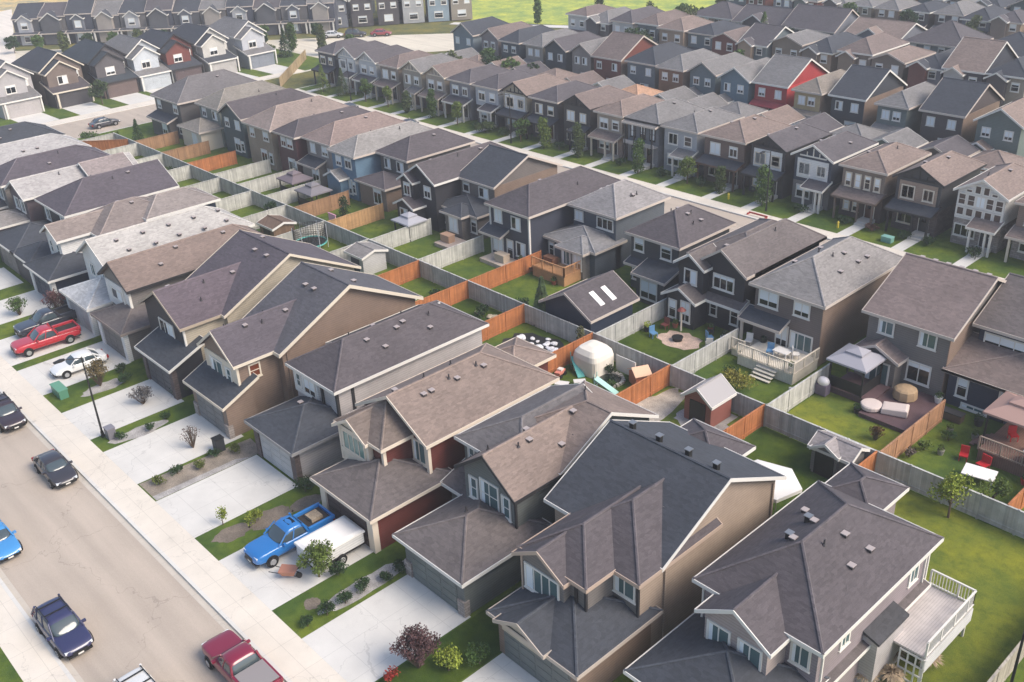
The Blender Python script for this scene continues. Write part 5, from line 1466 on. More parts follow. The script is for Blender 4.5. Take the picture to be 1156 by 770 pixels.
tree(-71.1, 23.8, 'twiggy', 1.6, .95, mat('leaf', (.12, .115, .115)), 'dense grey twiggy shrub on the driveway right of the brownish young tree', 'bush', n=1100, leaf=.07)
tree(-76.6, 22.6, 'twiggy', 2.6, .95, mat('leaf', (.13, .10, .045)), 'brownish-green young tree beside the white car', 'tree', name='young_tree', n=1100, leaf=.09)
tree(-75.6, 24.2, 'shrub', .9, .7, GD, 'dark shrub to the right of the brownish young tree', 'bush', n=900, leaf=.065)
tree(-77.4, 24.9, 'shrub', .8, .6, GD, 'dark shrub uphill from the brownish young tree', 'bush', n=900, leaf=.065)
tree(-70.1, 26.6, 'shrub', 1.2, .8, GD, 'dark bush under the slate garage roof edge', 'bush', n=900, leaf=.065)
for i, (x, y) in enumerate([(-59.7, 19.8), (-59.9, 21.2), (-59.4, 22.6), (-60.0, 24.2), (-59.3, 25.6)]):
    tree(x, y, 'shrub', .6, .55, GD if i % 2 else mat('leaf', (.10, .12, .03)), 'low plant, %s from the pavement in the brown mulch strip' % ORD[i], 'bush', group='low plants in the mulch strip', n=350, leaf=.07)
for i, (x, y) in enumerate([(-67.4, 20.4), (-67.0, 22.4), (-67.6, 24.0)]):
    tree(x, y, 'shrub', .55, .5, GD, 'low dark plant, %s from the pavement in the gravel patch by the lamp post' % ORD[i], 'bush', group='low plants by the lamp post', n=300, leaf=.07)
tree(-93.6, 25.6, 'twiggy', 2.6, 1.1, mat('leaf', (.12, .06, .06)), 'reddish-brown leafy tree beyond the dark pickup', 'tree', name='young_tree', n=1300, leaf=.09)
tree(-96.2, 22.9, 'twiggy', 2.0, 1.0, GL, 'green shrub at the left edge beyond the pickups', 'bush', n=900, leaf=.09)
tree(-81.6, 27.9-1.2, 'shrub', 1.5, .6, GD, 'dark green bush between two garages at the left', 'bush', n=900, leaf=.065)

# backyards
tree(-19.2, 53.3, 'round', 3.1, 1.6, GY, 'yellow-green tree against the fence in the big green backyard', n=1500, leaf=.09, seed=5)
tree(-17.7, 55.8, 'round', 2.4, 1.2, GB, 'small green tree behind the fence near the white table', n=900, leaf=.09, seed=6)
tree(-38.2, 57.6, 'shrub', 1.7, 1.35, mat('leaf', (.22, .20, .04)), 'yellow-gold bush in front of the white deck', 'bush', n=1300, leaf=.09)
tree(-39.6, 58.4, 'shrub', 1.0, .8, GD, 'dark green bush left of the yellow-gold bush', 'bush', n=500, leaf=.09)
tree(-26.9, 58.2, 'twiggy', 1.2, .6, mat('leaf', (.10, .05, .02)), 'small brown shrub on the lawn of the dark deck yard', 'bush', n=400, leaf=.07)
tree(-57.9, 55.6, 'conifer', 4.4, 1.15, mat('leaf', (.055, .085, .035)), 'young spruce in the corner by the skylight garage', n=1500, leaf=.15)
tree(-51.0, 53.3, 'column', 2.6, .6, mat('leaf', (.10, .10, .04)), 'slim olive tree in front of the skylight garage fence', n=700, leaf=.09)
tree(-62.5, 52.6, 'shrub', 1.1, .8, GD, 'dark bush in the yard behind the pale grey house', 'bush', n=500, leaf=.09)
tree(-60.4, 55.4, 'shrub', 1.6, .8, GD, 'dark bush beyond the fence near the young spruce', 'bush', n=600, leaf=.09)
tree(-69.0, 52.2, 'shrub', .9, .6, GD, 'dark bush in the yard corner by the orange fence', 'bush', n=400, leaf=.09)
tree(-94.2, 59.2, 'column', 2.4, .9, GD, 'dark tree in the yard of the timber bump-out house', n=700, leaf=.11)
tree(-99.8, 52.9, 'round', 2.4, 1.0, GD, 'dark round tree in a far fenced yard', n=700, leaf=.11)
tree(-124.2, 52.8, 'shrub', 1.7, .9, GD, 'dark green bush in a small fenced yard at the left', 'bush', n=500, leaf=.11)
tree(-144.8, 57.2, 'conifer', 3.6, 1.0, GD, 'dark conifer near the corner house at the left', n=800, leaf=.16)
tree(-118.2, 58.6, 'shrub', 1.2, 1.0, GL, 'green bush by the rust orange fences', 'bush', n=500, leaf=.11)
tree(-151.5, 52.6, 'shrub', 1.6, 1.5, GL, 'leafy shrub by the short diagonal fence', 'bush', n=700, leaf=.13)
tree(-149.2, 55.4, 'shrub', 1.2, 1.2, GB, 'second leafy shrub beside the footpath at the left corner', 'bush', n=500, leaf=.13)
tree(-173.2, 63.6, 'round', 4.2, 2.0, mat('leaf', (.05, .075, .03)), 'round tree on the lawn of the black-trimmed house', n=1300, leaf=.17, seed=8)
for i, (x, y) in enumerate([(-23.2, 61.6), (-24.2, 57.8), (-23.9, 59.4)]):
    tree(x, y, 'shrub', .8, .5, (GL, DRYL, GB)[i], ('green', 'dry grey', 'light green')[i]+' plant at the foot of the brown fence by the navy house', 'bush', n=300, leaf=.08)
for i, (x, y, w2) in enumerate([(-15.8, 39.9, 1.0), (-15.0, 38.3, 1.1), (-16.0, 37.6, .9), (-14.3, 40.9, .8)]):
    tree(x, y, 'grassy', 1.2*w2, .85, TANL, 'pale feathery grass tuft, %s around the foot of the white deck' % ORD[i], 'plant', group='feathery grasses beside the white deck', n=420, leaf=.30, seed=10+i)

# street trees across the far road
ST = [(-120.5, 93.6, 'column', 4.2, 1.1), (-137.5, 93.2, 'round', 4.0, 1.5), (-131.6, 93.4, 'round', 3.4, 1.3), (-108.0, 93.2, 'shrub', 1.6, 1.4), (-100.4, 93.3, 'round', 3.2, 1.4), (-95.7, 93.3, 'column', 4.0, 1.2),
      (-89.2, 93.3, 'column', 4.4, 1.1), (-78.7, 93.1, 'column', 4.2, 1.1), (-71.6, 93.9, 'round', 3.4, 1.4), (-66.6, 93.6, 'column', 3.0, .9), (-60.4, 93.3, 'column', 4.4, 1.5), (-144.5, 93.5, 'conifer', 4.6, 1.4), (-148.8, 92.4, 'conifer', 5.0, 1.5), (-114.3, 93.4, 'round', 3.6, 1.3), (-126, 93, 'column', 3.2, 1.0)]
for i, (x, y, k, h_, r_) in enumerate(sorted(ST, reverse=True)):
    tree(x, y, k, h_, r_, (GL, mat('leaf', (.06, .085, .03)), GB)[i % 3], '%s street tree, %s from the right in front of the narrow houses' % ({'round': 'round', 'column': 'slim', 'conifer': 'pointed', 'shrub': 'low'}[k], ORD[i]), group='trees in front of the narrow houses', n=1500, leaf=.13, seed=20+i)
for i, (x, h_, r_) in enumerate([(-36.2, 1.0, 1.0), (-41.2, .9, .8), (-47.3, .8, .8), (-55.9, 1.0, .9), (-82.6, 1.0, .9), (-93.6, 1.1, 1.0), (-104.6, 1.2, 1.0), (-110.2, 1.1, 1.1), (-43.8, .9, .9), (-50.5, .9, .8), (-69.5, 1.1, .9), (-75.5, 1.0, .9)]):
    tree(x, 94.1, 'shrub', h_, r_, (GD, GD, mat('leaf', (.09, .045, .03)))[i % 3] if i < 3 else GD, 'low shrub at a house front across the far road, %s listed' % ORD[i] if False else 'low shrub against the front of a narrow house, %s' % ('%s planted from the right end' % ORD[sorted([-36.2, -41.2, -47.3, -55.9, -82.6, -93.6, -104.6, -110.2, -43.8, -50.5, -69.5, -75.5], reverse=True).index(x)]), 'bush', group='shrubs at the narrow house fronts', n=350, leaf=.11, seed=1)
# far trees: between the collector road and the side street, behind the alley, near the field
FT_ = [(-181.5, 105, 'conifer', 5.5, 1.5, 'upper left by the honey fence'), (-185, 109, 'column', 5, 1.2, 'upper left verge'), (-176.5, 110.5, 'column', 5.5, 1.3, 'upper left verge'), (-188.5, 104, 'round', 4, 1.6, 'upper left verge'),
       (-171.5, 114, 'round', 4, 1.6, 'verge near the collector road'), (-180, 100.5, 'round', 3.4, 1.4, 'end of the side street'),
       (-130.5, 114.5, 'round', 5, 2.2, 'gardens behind the narrow houses'), (-126.8, 116, 'round', 4.5, 2.0, 'gardens behind the narrow houses'), (-139.5, 113.8, 'round', 4.5, 2.2, 'gardens behind the narrow houses'), (-122.5, 117, 'round', 4, 1.8, 'gardens behind the narrow houses'), (-134.5, 118, 'round', 5, 2.2, 'gardens behind the narrow houses'),
       (-118, 139, 'round', 6, 2.6, 'street with the cream houses'), (-121.5, 142.5, 'round', 6, 2.6, 'street with the cream houses'), (-96.5, 139.3, 'column', 5, 1.6, 'second street verge'), (-88, 139.2, 'round', 4.6, 1.9, 'second street verge'), (-110.5, 139, 'round', 4.6, 1.9, 'second street verge'),
       (-105.0, 158.2, 'conifer', 8, 2.8, 'slope by the long buildings'), (-120.5, 157, 'round', 8, 3.8, 'edge of the green field'), (-125, 166, 'round', 6, 2.4, 'edge of the green field'), (-133, 171, 'round', 5.5, 2.2, 'edge of the green field'), (-142, 171, 'round', 5, 2, 'edge of the green field'), (-152, 166, 'column', 6, 1.4, 'edge of the green field'),
       (-163.5, 158.5, 'column', 6, 1.3, 'edge of the green field'), (-75, 173, 'round', 5, 2.4, 'third street verge'), (-93, 174, 'round', 5, 2.4, 'third street verge'), (-108, 174, 'round', 5.5, 2.6, 'third street verge'), (-55, 139, 'column', 4.5, 1.2, 'second street verge'), (-70, 139.2, 'column', 4.5, 1.4, 'second street verge'),
       (-112, 196, 'round', 6, 3, 'upper rows'), (-98, 218, 'round', 6, 3, 'upper rows'), (-125, 205, 'round', 6, 3, 'upper rows'), (-84, 197, 'round', 5, 2.5, 'upper rows'), (-136, 190, 'round', 6, 3, 'upper rows'), (-116, 222, 'round', 6, 3, 'upper rows')]
for x_, y_, h_ in [(-66, 156, 5), (-82, 157, 5), (-100, 156.5, 5), (-63, 183, 5), (-78, 183.5, 5), (-90, 182.5, 5), (-103, 184, 5), (-72, 210, 5), (-87, 211, 5), (-104, 210, 5), (-119, 212, 5), (-92, 226, 5), (-110, 243, 5), (-128, 228, 5)]:
    FT_.append((x_, y_, 'round', h_+1.5, 2.2, 'gaps of the upper rows'))
for i in range(13):
    t = i/12
    FT_.append((-238+45*t+2.4, 71+48*t-.6, ('round', 'round', 'column')[i % 3], 3.6, 1.5, 'collector road terraces'))
cnt = {}
for i, (x, y, k, h_, r_, pl_) in enumerate(FT_):
    cnt[pl_] = cnt.get(pl_, 0)+1
    tree(x, y, k, h_, r_, (GD, GL, mat('leaf', (.07, .09, .03)))[i % 3], '%s tree, %s by the %s' % ({'round': 'rounded', 'column': 'slim upright', 'conifer': 'dark conifer'}[k], ORD[cnt[pl_]-1], pl_) if k != 'conifer' else 'dark conifer, %s tree by the %s' % (ORD[cnt[pl_]-1], pl_), group='distant trees', n=1100, leaf=.24, seed=40+i % 6)

# ------------------------------------------------------------------ street furniture
def lamp(x, y, label, h=6.9, z=0, ang=0):
    t = thing('street_lamp', label, 'street lamp', (x, y, z), ang)
    b = MB(); b.cyl((0, 0, 0), (0, 0, .5), .13, .12, BLACK, 10); b.cyl((0, 0, .5), (0, 0, h), .085, .05, BLACK, 10); b.obj('pole', t)
    b = MB(); b.cyl((0, 0, h-.1), (0, -1.3, h+.25), .04, .035, BLACK, 8); b.obj('arm', t)
    b = MB(); b.loft([[(-.1, -1.15, h+.2), (.1, -1.15, h+.2), (.1, -1.15, h+.3), (-.1, -1.15, h+.3)], [(-.17, -1.45, h+.18), (.17, -1.45, h+.18), (.15, -1.45, h+.34), (-.15, -1.45, h+.34)], [(-.14, -1.95, h+.2), (.14, -1.95, h+.2), (.12, -1.95, h+.28), (-.12, -1.95, h+.28)]], BLACK)
    b.obj('lamp_head', t)
    return t


lamp(-68.7, 19.5, 'black street lamp rising from the lawn strip beside the grey hatchback')
lamp(-10.2, 40.6, 'black street lamp behind the lower right corner fence', ang=2.2, h=7.6)
for i, x in enumerate((-59.0, -101, -140)): lamp(x, 92.0, 'black street lamp on the far road verge, %s from the right' % ORD[i])
lamp(-176, 118, 'black street lamp at the collector road', ang=.5)
t = thing('utility_box', 'green utility box on the lawn strip next to the white car', 'utility box', (-77.6, 19.7, 0))
b = MB(); b.box(-.9, .9, -.35, .35, 0, .75, mat('plain', '4f7f68', .5)); b.obj('cabinet', t); b = MB(); b.box(-.95, .95, -.4, .4, .75, .82, mat('plain', '5d8f76', .5)); b.obj('lid', t)
t = thing('utility_box', 'grey utility pedestal at the foot of the street lamp', 'utility box', (-68.1, 19.9, 0))
b = MB(); b.box(-.35, .35, -.3, .3, 0, .9, mat('plain', '6c6a70', .5)); b.obj('cabinet', t); b = MB(); b.box(-.38, .38, -.33, .33, .9, .95, mat('plain', '7b7980', .5)); b.obj('lid', t)
t = thing('utility_box', 'pale green utility box on the lawn across the far road', 'utility box', (-44.6, 92.4, 0))
b = MB(); b.box(-.55, .55, -.35, .35, 0, .55, mat('plain', '6f9f94', .5)); b.obj('cabinet', t); b = MB(); b.box(-.58, .58, -.38, .38, .55, .6, mat('plain', '7fae a3'.replace(' ', ''), .5)); b.obj('lid', t)
t = thing('traffic_barrier', 'red and white barrier lying on the far kerb', 'barrier', (-57.6, 89.9, 0))
b = MB(); b.box(-2.2, .2, -.04, .04, .2, .38, mat('plain', 'a8403a', .5)); b.obj('rail', t)
for x in (-2.3, 0): b = MB(); b.box(x-.04, x+.04, -.25, .25, 0, .22, mat('plain', 'a8403a', .5)); b.obj('foot', t)
for i, (x, y) in enumerate([(-50.4, 92.6), (-64.5, 92.5)]):
    t = thing('hydrant', 'small yellow hydrant on the %s lawn across the far road' % ('right-hand' if i == 0 else 'left-hand'), 'hydrant', (x, y, 0))
    b = MB(); b.cyl((0, 0, 0), (0, 0, .6), .12, .11, mat('plain', 'c8b23a', .5), 10); b.obj('barrel', t); b = MB(); b.cyl((0, 0, .6), (0, 0, .75), .15, .05, mat('plain', 'c8b23a', .5), 10); b.obj('cap', t)

# ------------------------------------------------------------------ backyard structures
def shed(x0, x1, y0, y1, ze, ax, label, wm_, rm_, door, pitch=.6, base=True, doorface='F', gable=False):
    h = House(label, (x0+x1)/2, (y0+y1)/2, name='garden_shed', cat='shed', detail=2)
    h.block(x0, x1, y0, y1, 0, ze, ax, pitch, 'gg', wm_, rm_, WHITE, .2)
    if gable: h.block(x0+.2, x0+2.0, y0-.2, y0+.8, 0, ze+.05, 'y', .6, 'gg', wm_, rm_, WHITE, .15); x1 = x0+2.2; y0 -= .2
    b = MB()
    cx = (x0+x1)/2
    if doorface == 'F': b.box(cx-.7, cx+.7, y0-.05, y0+.02, .05, ze-.15, door)
    h.part('door', b)
    if base: polysheet('gravel', [(x0-.5, y0-.6), (x1+.5, y0-.6), (x1+.5, y1+.3), (x0-.5, y1+.3)], .016, GRAVEL)
    h.done()


shed(-38.6, -36.2, 51.4, 53.9, 2.0, 'y', 'brick-red garden shed with shiny pale metal roof and dark double door', mat('siding', (.26, .095, .075)), mat('plain', '9a9695', .35), mat('plain', '1d1a1a', .6), .75)
shed(-28.3, -25.5, 52.0, 53.9, 1.95, 'x', 'grey garden shed with pale shingled roof and black door by the orange fence', mat('siding', (.17, .16, .155)), mat('shingle', (.24, .215, .21)), BLACK, .55, False, gable=True)
shed(-81.0, -78.3, 50.6, 53.4, 2.1, 'x', 'small pale grey shed with navy door behind the charcoal roof', mat('siding', (.46, .45, .44)), RG, SIDE_NAVY, .3, False)
shed(-96.4, -93.4, 49.4, 52.0, 1.7, 'x', 'low brown wooden playhouse beside the near-white roof', mat('board', (.16, .10, .06)), mat('board', (.14, .09, .06)), BLACK, .3, False)
# garage with skylights
h = House('dark detached garage with purple-brown gable roof and two white skylights', -54.2, 57.8, name='garage', cat='garage')
h.block(-57.0, -51.6, 55.2, 60.6, 0, 2.5, 'y', .56, 'gg', SIDE_NAVY, RP, FT, .4)
for i in range(2):
    b = MB(); x0 = -53.6+.9*0; y0 = 56.9+1.5*i
    zz = lambda x: 2.5+(-51.2-x)*.56+.06
    b.solid([(-53.4, y0, zz(-53.4)), (-52.0, y0, zz(-52.0)), (-52.0, y0+.55, zz(-52.0)), (-53.4, y0+.55, zz(-53.4)), (-53.4, y0, zz(-53.4)-.2), (-52.0, y0, zz(-52.0)-.2), (-52.0, y0+.55, zz(-52.0)-.2), (-53.4, y0+.55, zz(-53.4)-.2)],
            [(0, 1, 2, 3), (0, 4, 5, 1), (1, 5, 6, 2), (2, 6, 7, 3), (3, 7, 4, 0), (7, 6, 5, 4)], mat('plain', 'ece8e2', .4)); h.part('skylight', b)
h.done()

# white dome tent + white panel in the yard behind the red house
t = thing('dome_tent', 'white square dome tent in the corner of the fenced yard', 'tent', (-48.6, 52.3, 0))
b = MB(); rings = []
for z, s in ((0, 1.35), (1.35, 1.35), (1.75, 1.25), (2.1, .95), (2.25, .4)):
    n = 24; rg = []
    for k in range(n):
        a = 2*math.pi*k/n; ca, sa = math.cos(a), math.sin(a); e = .45
        rg.append((s*math.copysign(abs(ca)**e, ca), s*math.copysign(abs(sa)**e, sa), z))
    rings.append(rg)
b.loft(rings, mat('plain', 'ddd6c8', .7)); b.obj('canopy', t, smooth=False)
b = MB()
for x, y in ((-1.3, -1.3), (1.3, -1.3), (1.3, 1.3), (-1.3, 1.3)): b.cyl((x, y, 0), (x, y, 1.4), .03, .03, CHROME, 6)
b.obj('frame', t)
t = tag((lambda b: (b.box(-47.0, -45.0, 53.3, 53.36, .1, 1.5, WHITE), b)[1])(MB()).obj('white_board'), 'white panel leaning on the fence right of the dome tent', 'panel')
# white gazebo canopy behind the mauve house
t = thing('canopy_tent', 'bright white hexagonal canopy on the dark green lawn', 'canopy', (-28.0, 46.2, 0))
b = MB(); n = 6
e = [(2.3*math.cos(2*math.pi*k/n+.3), 2.1*math.sin(2*math.pi*k/n+.3), 2.3) for k in range(n)]
for k in range(n): b.poly([e[k], e[(k+1) % n], (0, 0, 2.75)], mat('plain', 'dedad4', .6)); b.poly([(e[k][0], e[k][1], 2.05), (e[(k+1) % n][0], e[(k+1) % n][1], 2.05), e[(k+1) % n], e[k]], mat('plain', 'dedad4', .6))
b.obj('canopy', t, fix=False)
pd = MB(); pd.cyl((0, 0, 0), (0, 0, 2.2), .03, .03, CHROME, 6); pd = pd.data('leg')
for k in range(n): link('leg', pd, t, (e[k][0]*.97, e[k][1]*.97, 0))


def gazebo(x, y, sx, sy, label, rm_, top=2.4, rot=0, curtain=None, z=0):
    t = thing('gazebo', label, 'gazebo', (x, y, z), rot)
    b = MB(); roof_geo(b, -sx/2, sx/2, -sy/2, sy/2, top, 'y', .42, 'hh', rm_, None, .25); b.obj('roof', t)
    b = MB(); zt = top+(sx/2+.25)*.42; b.box(-.5, .5, -.45, .45, zt-.22, zt-.12, BLACK); roof_geo(b, -.5, .5, -.45, .45, zt-.1, 'y', .4, 'hh', rm_, None, .2); b.obj('vent_cap', t)
    pd = MB(); pd.box(-.06, .06, -.06, .06, 0, top, BLACK); pd = pd.data('post')
    for u in (-1, 1):
        for v in (-1, 1): link('post', pd, t, (u*(sx/2-.05), v*(sy/2-.05), 0))
    if curtain:
        b = MB(); b.box(-sx/2, sx/2, -sy/2, -sy/2+.05, .1, 1.0, curtain); b.box(sx/2-.05, sx/2, -sy/2, sy/2, .1, 1.0, curtain); b.obj('curtain', t)
    return t


def deck(x0, x1, y0, y1, z, m, label, rail=None, railm=None, steps=None):
    cx, cy = (x0+x1)/2, (y0+y1)/2
    t = thing('deck', label, 'deck', (cx, cy, 0))
    b = MB(); b.box(x0-cx, x1-cx, y0-cy, y1-cy, z-.12, z, m); b.obj('platform', t)
    b = MB(); b.box(x0-cx+.03, x1-cx-.03, y0-cy+.03, y0-cy+.08, 0, z-.13, m) if z < 1.5 else None
    b.box(x1-cx-.08, x1-cx-.03, y0-cy+.1, y1-cy, 0, z-.13, m) if z < 1.5 else None
    if b.v: b.obj('skirt', t)
    pb = MB(); pb.box(-.06, .06, -.06, .06, 0, z-.12, railm or m); pb = pb.data('post')
    for u in (x0+.15, x1-.15):
        for v in (y0+.15, y1-.15): link('post', pb, t, (u-cx, v-cy, 0))
    if rail:
        for side in rail:
            b = MB()
            A, B_ = {'F': ((x0, y0), (x1, y0)), 'R': ((x1, y0), (x1, y1)), 'B': ((x0, y1), (x1, y1)), 'L': ((x0, y0), (x0, y1))}[side]
            L_ = math.hypot(B_[0]-A[0], B_[1]-A[1]); n = int(L_/.16)
            horiz = A[1] == B_[1]
            for k in range(n+1):
                x = A[0]+(B_[0]-A[0])*k/n-cx; y = A[1]+(B_[1]-A[1])*k/n-cy
                w_ = .05 if k % 9 == 0 else .018
                b.box(x-w_, x+w_, y-w_, y+w_, z, z+1.0, railm)
            for zz, hh in ((z+.98, .07), (z+.08, .05)):
                if horiz: b.box(x0-cx, x1-cx, A[1]-cy-.05, A[1]-cy+.05, zz, zz+hh, railm)
                else: b.box(A[0]-cx-.05, A[0]-cx+.05, y0-cy, y1-cy, zz, zz+hh, railm)
            b.obj('railing', t)
    if steps:
        sx, sy, dx, dy, w_ = steps; b = MB(); n = max(2, int(z/.19))
        for k in range(n):
            zz = z*(1-(k+1)/(n+1)); ox, oy = sx+dx*.28*(k), sy+dy*.28*(k)
            if dx: b.box(min(ox, ox+dx*.3)-cx, max(ox, ox+dx*.3)-cx, oy-cy, oy+w_-cy, zz-.06, zz, m)
            else: b.box(ox-cx, ox+w_-cx, min(oy, oy+dy*.3)-cy, max(oy, oy+dy*.3)-cy, zz-.06, zz, m)
        b.obj('steps', t)
    return t


WDECK = mat('deck', (.66, .60, .50)); ODECK = mat('deck', (.45, .24, .11)); MDECK = mat('deck', (.105, .06, .065)); PDECK = mat('deck', (.52, .47, .44))
dk = deck(-16.2, -13.8, 39.0, 44.2, 2.15, PDECK, 'raised beige deck with white railing on the side of the mauve house', 'RB', WHITE)
b = MB(); b.box(1.2, 1.26, -2.6, 2.6, 1.15, 2.0, SIDE_WHITE); b.obj('skirt_panel', dk)
b = MB()
for k in range(4): b.box(-.1+k*.42, -.02+k*.42, -2.66, -2.6, .1, 2.0, WHITE)
for k in range(4): b.box(-.1, 1.24, -2.67, -2.59, .1+k*.6, .18+k*.6, WHITE)
b.obj('lattice', dk)
deck(-40.6, -35.4, 60.8, 64.4, .9, WDECK, 'cream wooden deck with balusters behind the brown-grey house', 'FR', mat('plain', 'cfc4b2', .6), (-38.6, 60.8, 0, -1, 1.8))
deck(-41.9, -40.6, 61.8, 64.4, .6, WDECK, 'small lower cream deck bay left of the main cream deck', 'F', mat('plain', 'cfc4b2', .6))
deck(-32.9, -29.4, 61.9, 65.0, .5, MDECK, 'upper dark plum deck under the grey gazebo')
deck(-29.4, -25.6, 60.2, 66.0, .35, MDECK, 'lower dark plum deck with covered furniture')
deck(-66.0, -61.6, 62.2, 65.4, 1.0, ODECK, 'orange timber deck with solid rails behind the blue-grey house', 'FR', mat('board', (.50, .26, .12)), (-66.0, 62.3, -1, 0, 1.2))
deck(-72.6, -68.2, 61.0, 63.2, .4, mat('deck', (.48, .40, .33)), 'low tan deck behind the navy corner-board house')
deck(-79.5, -76.0, 60.6, 63.2, .4, mat('deck', (.45, .36, .30)), 'low tan patio deck behind the grey-brown house')
deck(-20.8, -16.8, 60.6, 65.8, .9, mat('deck', (.20, .11, .08)), 'brown deck under the pink gazebo behind the navy house', 'F', mat('plain', '9a8878', .6), (-20.8, 62.0, -1, 0, 1.4))
gazebo(-31.6, 63.3, 2.8, 2.8, 'grey-roofed gazebo with dark curtains on the plum deck', mat('plain', '9a989e', .6), curtain=BLACK, z=.5)
gazebo(-19.6, 63.8, 3.2, 3.2, 'pink-beige gazebo on the deck behind the navy house', mat('plain', 'a8887c', .6), z=.6)
gazebo(-106.5, 60.4, 3.2, 2.6, 'mauve-topped dark gazebo behind the mauve-tan roofed house', mat('plain', '6f6468', .7), curtain=BLACK, top=1.9)
gazebo(-100.8, 59.4, 3.2, 2.6, 'grey-topped dark gazebo left of the sky-blue house', mat('plain', '747074', .7), curtain=BLACK, top=1.9)
gazebo(-83.6, 60.6, 2.6, 2.2, 'small white-topped awning behind the black zigzag-trimmed house', mat('plain', 'a0a0a6', .6), top=2.0)

# trampoline
t = thing('trampoline', 'round trampoline with dark safety net and teal pad', 'trampoline', (-88.9, 51.2, 0))
b = MB(); n = 20
for k in range(n):
    a, a2 = 2*math.pi*k/n, 2*math.pi*(k+1)/n
    b.cyl((1.7*math.cos(a), 1.7*math.sin(a), .8), (1.7*math.cos(a2), 1.7*math.sin(a2), .8), .09, .09, mat('plain', '5fb0a8', .5), 6)
b.obj('pad', t)
b = MB(); b.cyl((0, 0, .78), (0, 0, .80), 1.65, 1.65, BLACK, 20); b.obj('mat', t)
pd = MB(); pd.cyl((0, 0, 0), (0, 0, 2.6), .035, .035, mat('plain', 'c0c4c8', .4), 6); pd = pd.data('pole')
for k in range(6): link('pole', pd, t, (1.8*math.cos(k*math.pi/3), 1.8*math.sin(k*math.pi/3), 0))
b = MB()
for k in range(40):
    a, a2 = 2*math.pi*k/40, 2*math.pi*(k+.35)/40
    b.box(1.75*math.cos(a)-.015, 1.75*math.cos(a)+.015, 1.75*math.sin(a)-.015, 1.75*math.sin(a)+.015, .85, 2.5, BLACK)
for z in (1.1, 1.35, 1.6, 1.85, 2.1, 2.35, 2.5):
    for k in range(20):
        a, a2 = 2*math.pi*k/20, 2*math.pi*(k+1)/20
        b.cyl((1.75*math.cos(a), 1.75*math.sin(a), z), (1.75*math.cos(a2), 1.75*math.sin(a2), z), .02, .02, BLACK, 4)
b.obj('net', t)


def ellip(b, c, r, m, n=12, mm=7):
    rings = []
    for i in range(1, mm):
        ph = math.pi*i/mm
        rings.append([(c[0]+r[0]*math.sin(ph)*math.cos(2*math.pi*k/n), c[1]+r[1]*math.sin(ph)*math.sin(2*math.pi*k/n), c[2]-r[2]*math.cos(ph)) for k in range(n)])
    b.loft(rings, m)


# covered furniture on the plum deck
t = thing('lounger', 'cream cushioned outdoor lounger on the lower plum deck', 'lounger', (-27.6, 61.9, .35), .35)
CV = mat('plain', 'cbbcb4', .85)
b = MB(); b.loft([[(-.75, -.6, .02), (1.0, -.6, .02), (1.0, .6, .02), (-.75, .6, .02)], [(-.8, -.64, .1), (1.05, -.64, .1), (1.05, .64, .1), (-.8, .64, .1)], [(-.78, -.6, .46), (1.03, -.6, .56), (1.03, .6, .56), (-.78, .6, .46)], [(-.6, -.45, .5), (.85, -.45, .64), (.85, .45, .64), (-.6, .45, .5)]], CV)
o = b.obj('cover', t); o.modifiers.new('b', 'BEVEL').width = .09; o.modifiers['b'].segments = 3
b = MB(); b.loft([[(-1.55+r_*math.cos(2*math.pi*k/18), r_*math.sin(2*math.pi*k/18), z) for k in range(18)] for r_, z in ((.72, .03), (.8, .12), (.8, .34), (.72, .42), (.45, .45))], CV); b.obj('footrest', t)
t = thing('covered_table', 'beige covered round table on the plum deck by the wall', 'table', (-28.0, 64.4, .35))
b = MB(); b.loft([[((r_+(.04 if k % 2 else 0))*math.cos(2*math.pi*k/20), (r_+(.04 if k % 2 else 0))*math.sin(2*math.pi*k/20), z) for k in range(20)] for r_, z in ((.86, .08), (.84, .5), (.80, .74), (.66, .84), (.3, .95))], mat('plain', 'a58b6c', .85)); b.obj('cover', t); b = MB(); b.cyl((0, 0, 0), (0, 0, .4), .3, .3, BLACK, 10); b.obj('base', t)
t = thing('grill', 'white-lidded barbecue grill at the left end of the plum deck', 'barbecue', (-33.0, 61.2, .0))
b = MB(); ellip(b, (0, 0, 1.15), (.5, .4, .4), mat('plain', 'd5d0d0', .4)); b.obj('lid', t, smooth=True); b = MB(); b.box(-.45, .45, -.35, .35, .1, .95, mat('plain', '6a5f70', .6)); b.obj('cabinet', t)


def chair(x, y, col, label, rot=0, z=0, group='garden chairs', s=1):
    t = thing('garden_chair', label, 'chair', (x, y, z), rot, group)
    b = MB(); b.box(-.28*s, .28*s, -.28*s, .28*s, .38, .46, col); b.obj('seat', t)
    b = MB(); b.box(-.28*s, .28*s, .24*s, .31*s, .46, 1.0, col); b.obj('backrest', t)
    pd = MB(); pd.box(-.025, .025, -.025, .025, 0, .38, col); pd = pd.data('leg')
    for u in (-1, 1):
        for v in (-1, 1): link('leg', pd, t, (u*.24*s, v*.24*s, 0))


def table(x, y, w_, d, col, label, z=0, hgt=.72, rot=0):
    t = thing('garden_table', label, 'table', (x, y, z), rot)
    b = MB(); b.box(-w_/2, w_/2, -d/2, d/2, hgt-.06, hgt, col); b.obj('tabletop', t)
    pd = MB(); pd.box(-.04, .04, -.04, .04, 0, hgt-.06, col); pd = pd.data('leg')
    for u in (-1, 1):
        for v in (-1, 1): link('leg', pd, t, (u*(w_/2-.1), v*(d/2-.1), 0))


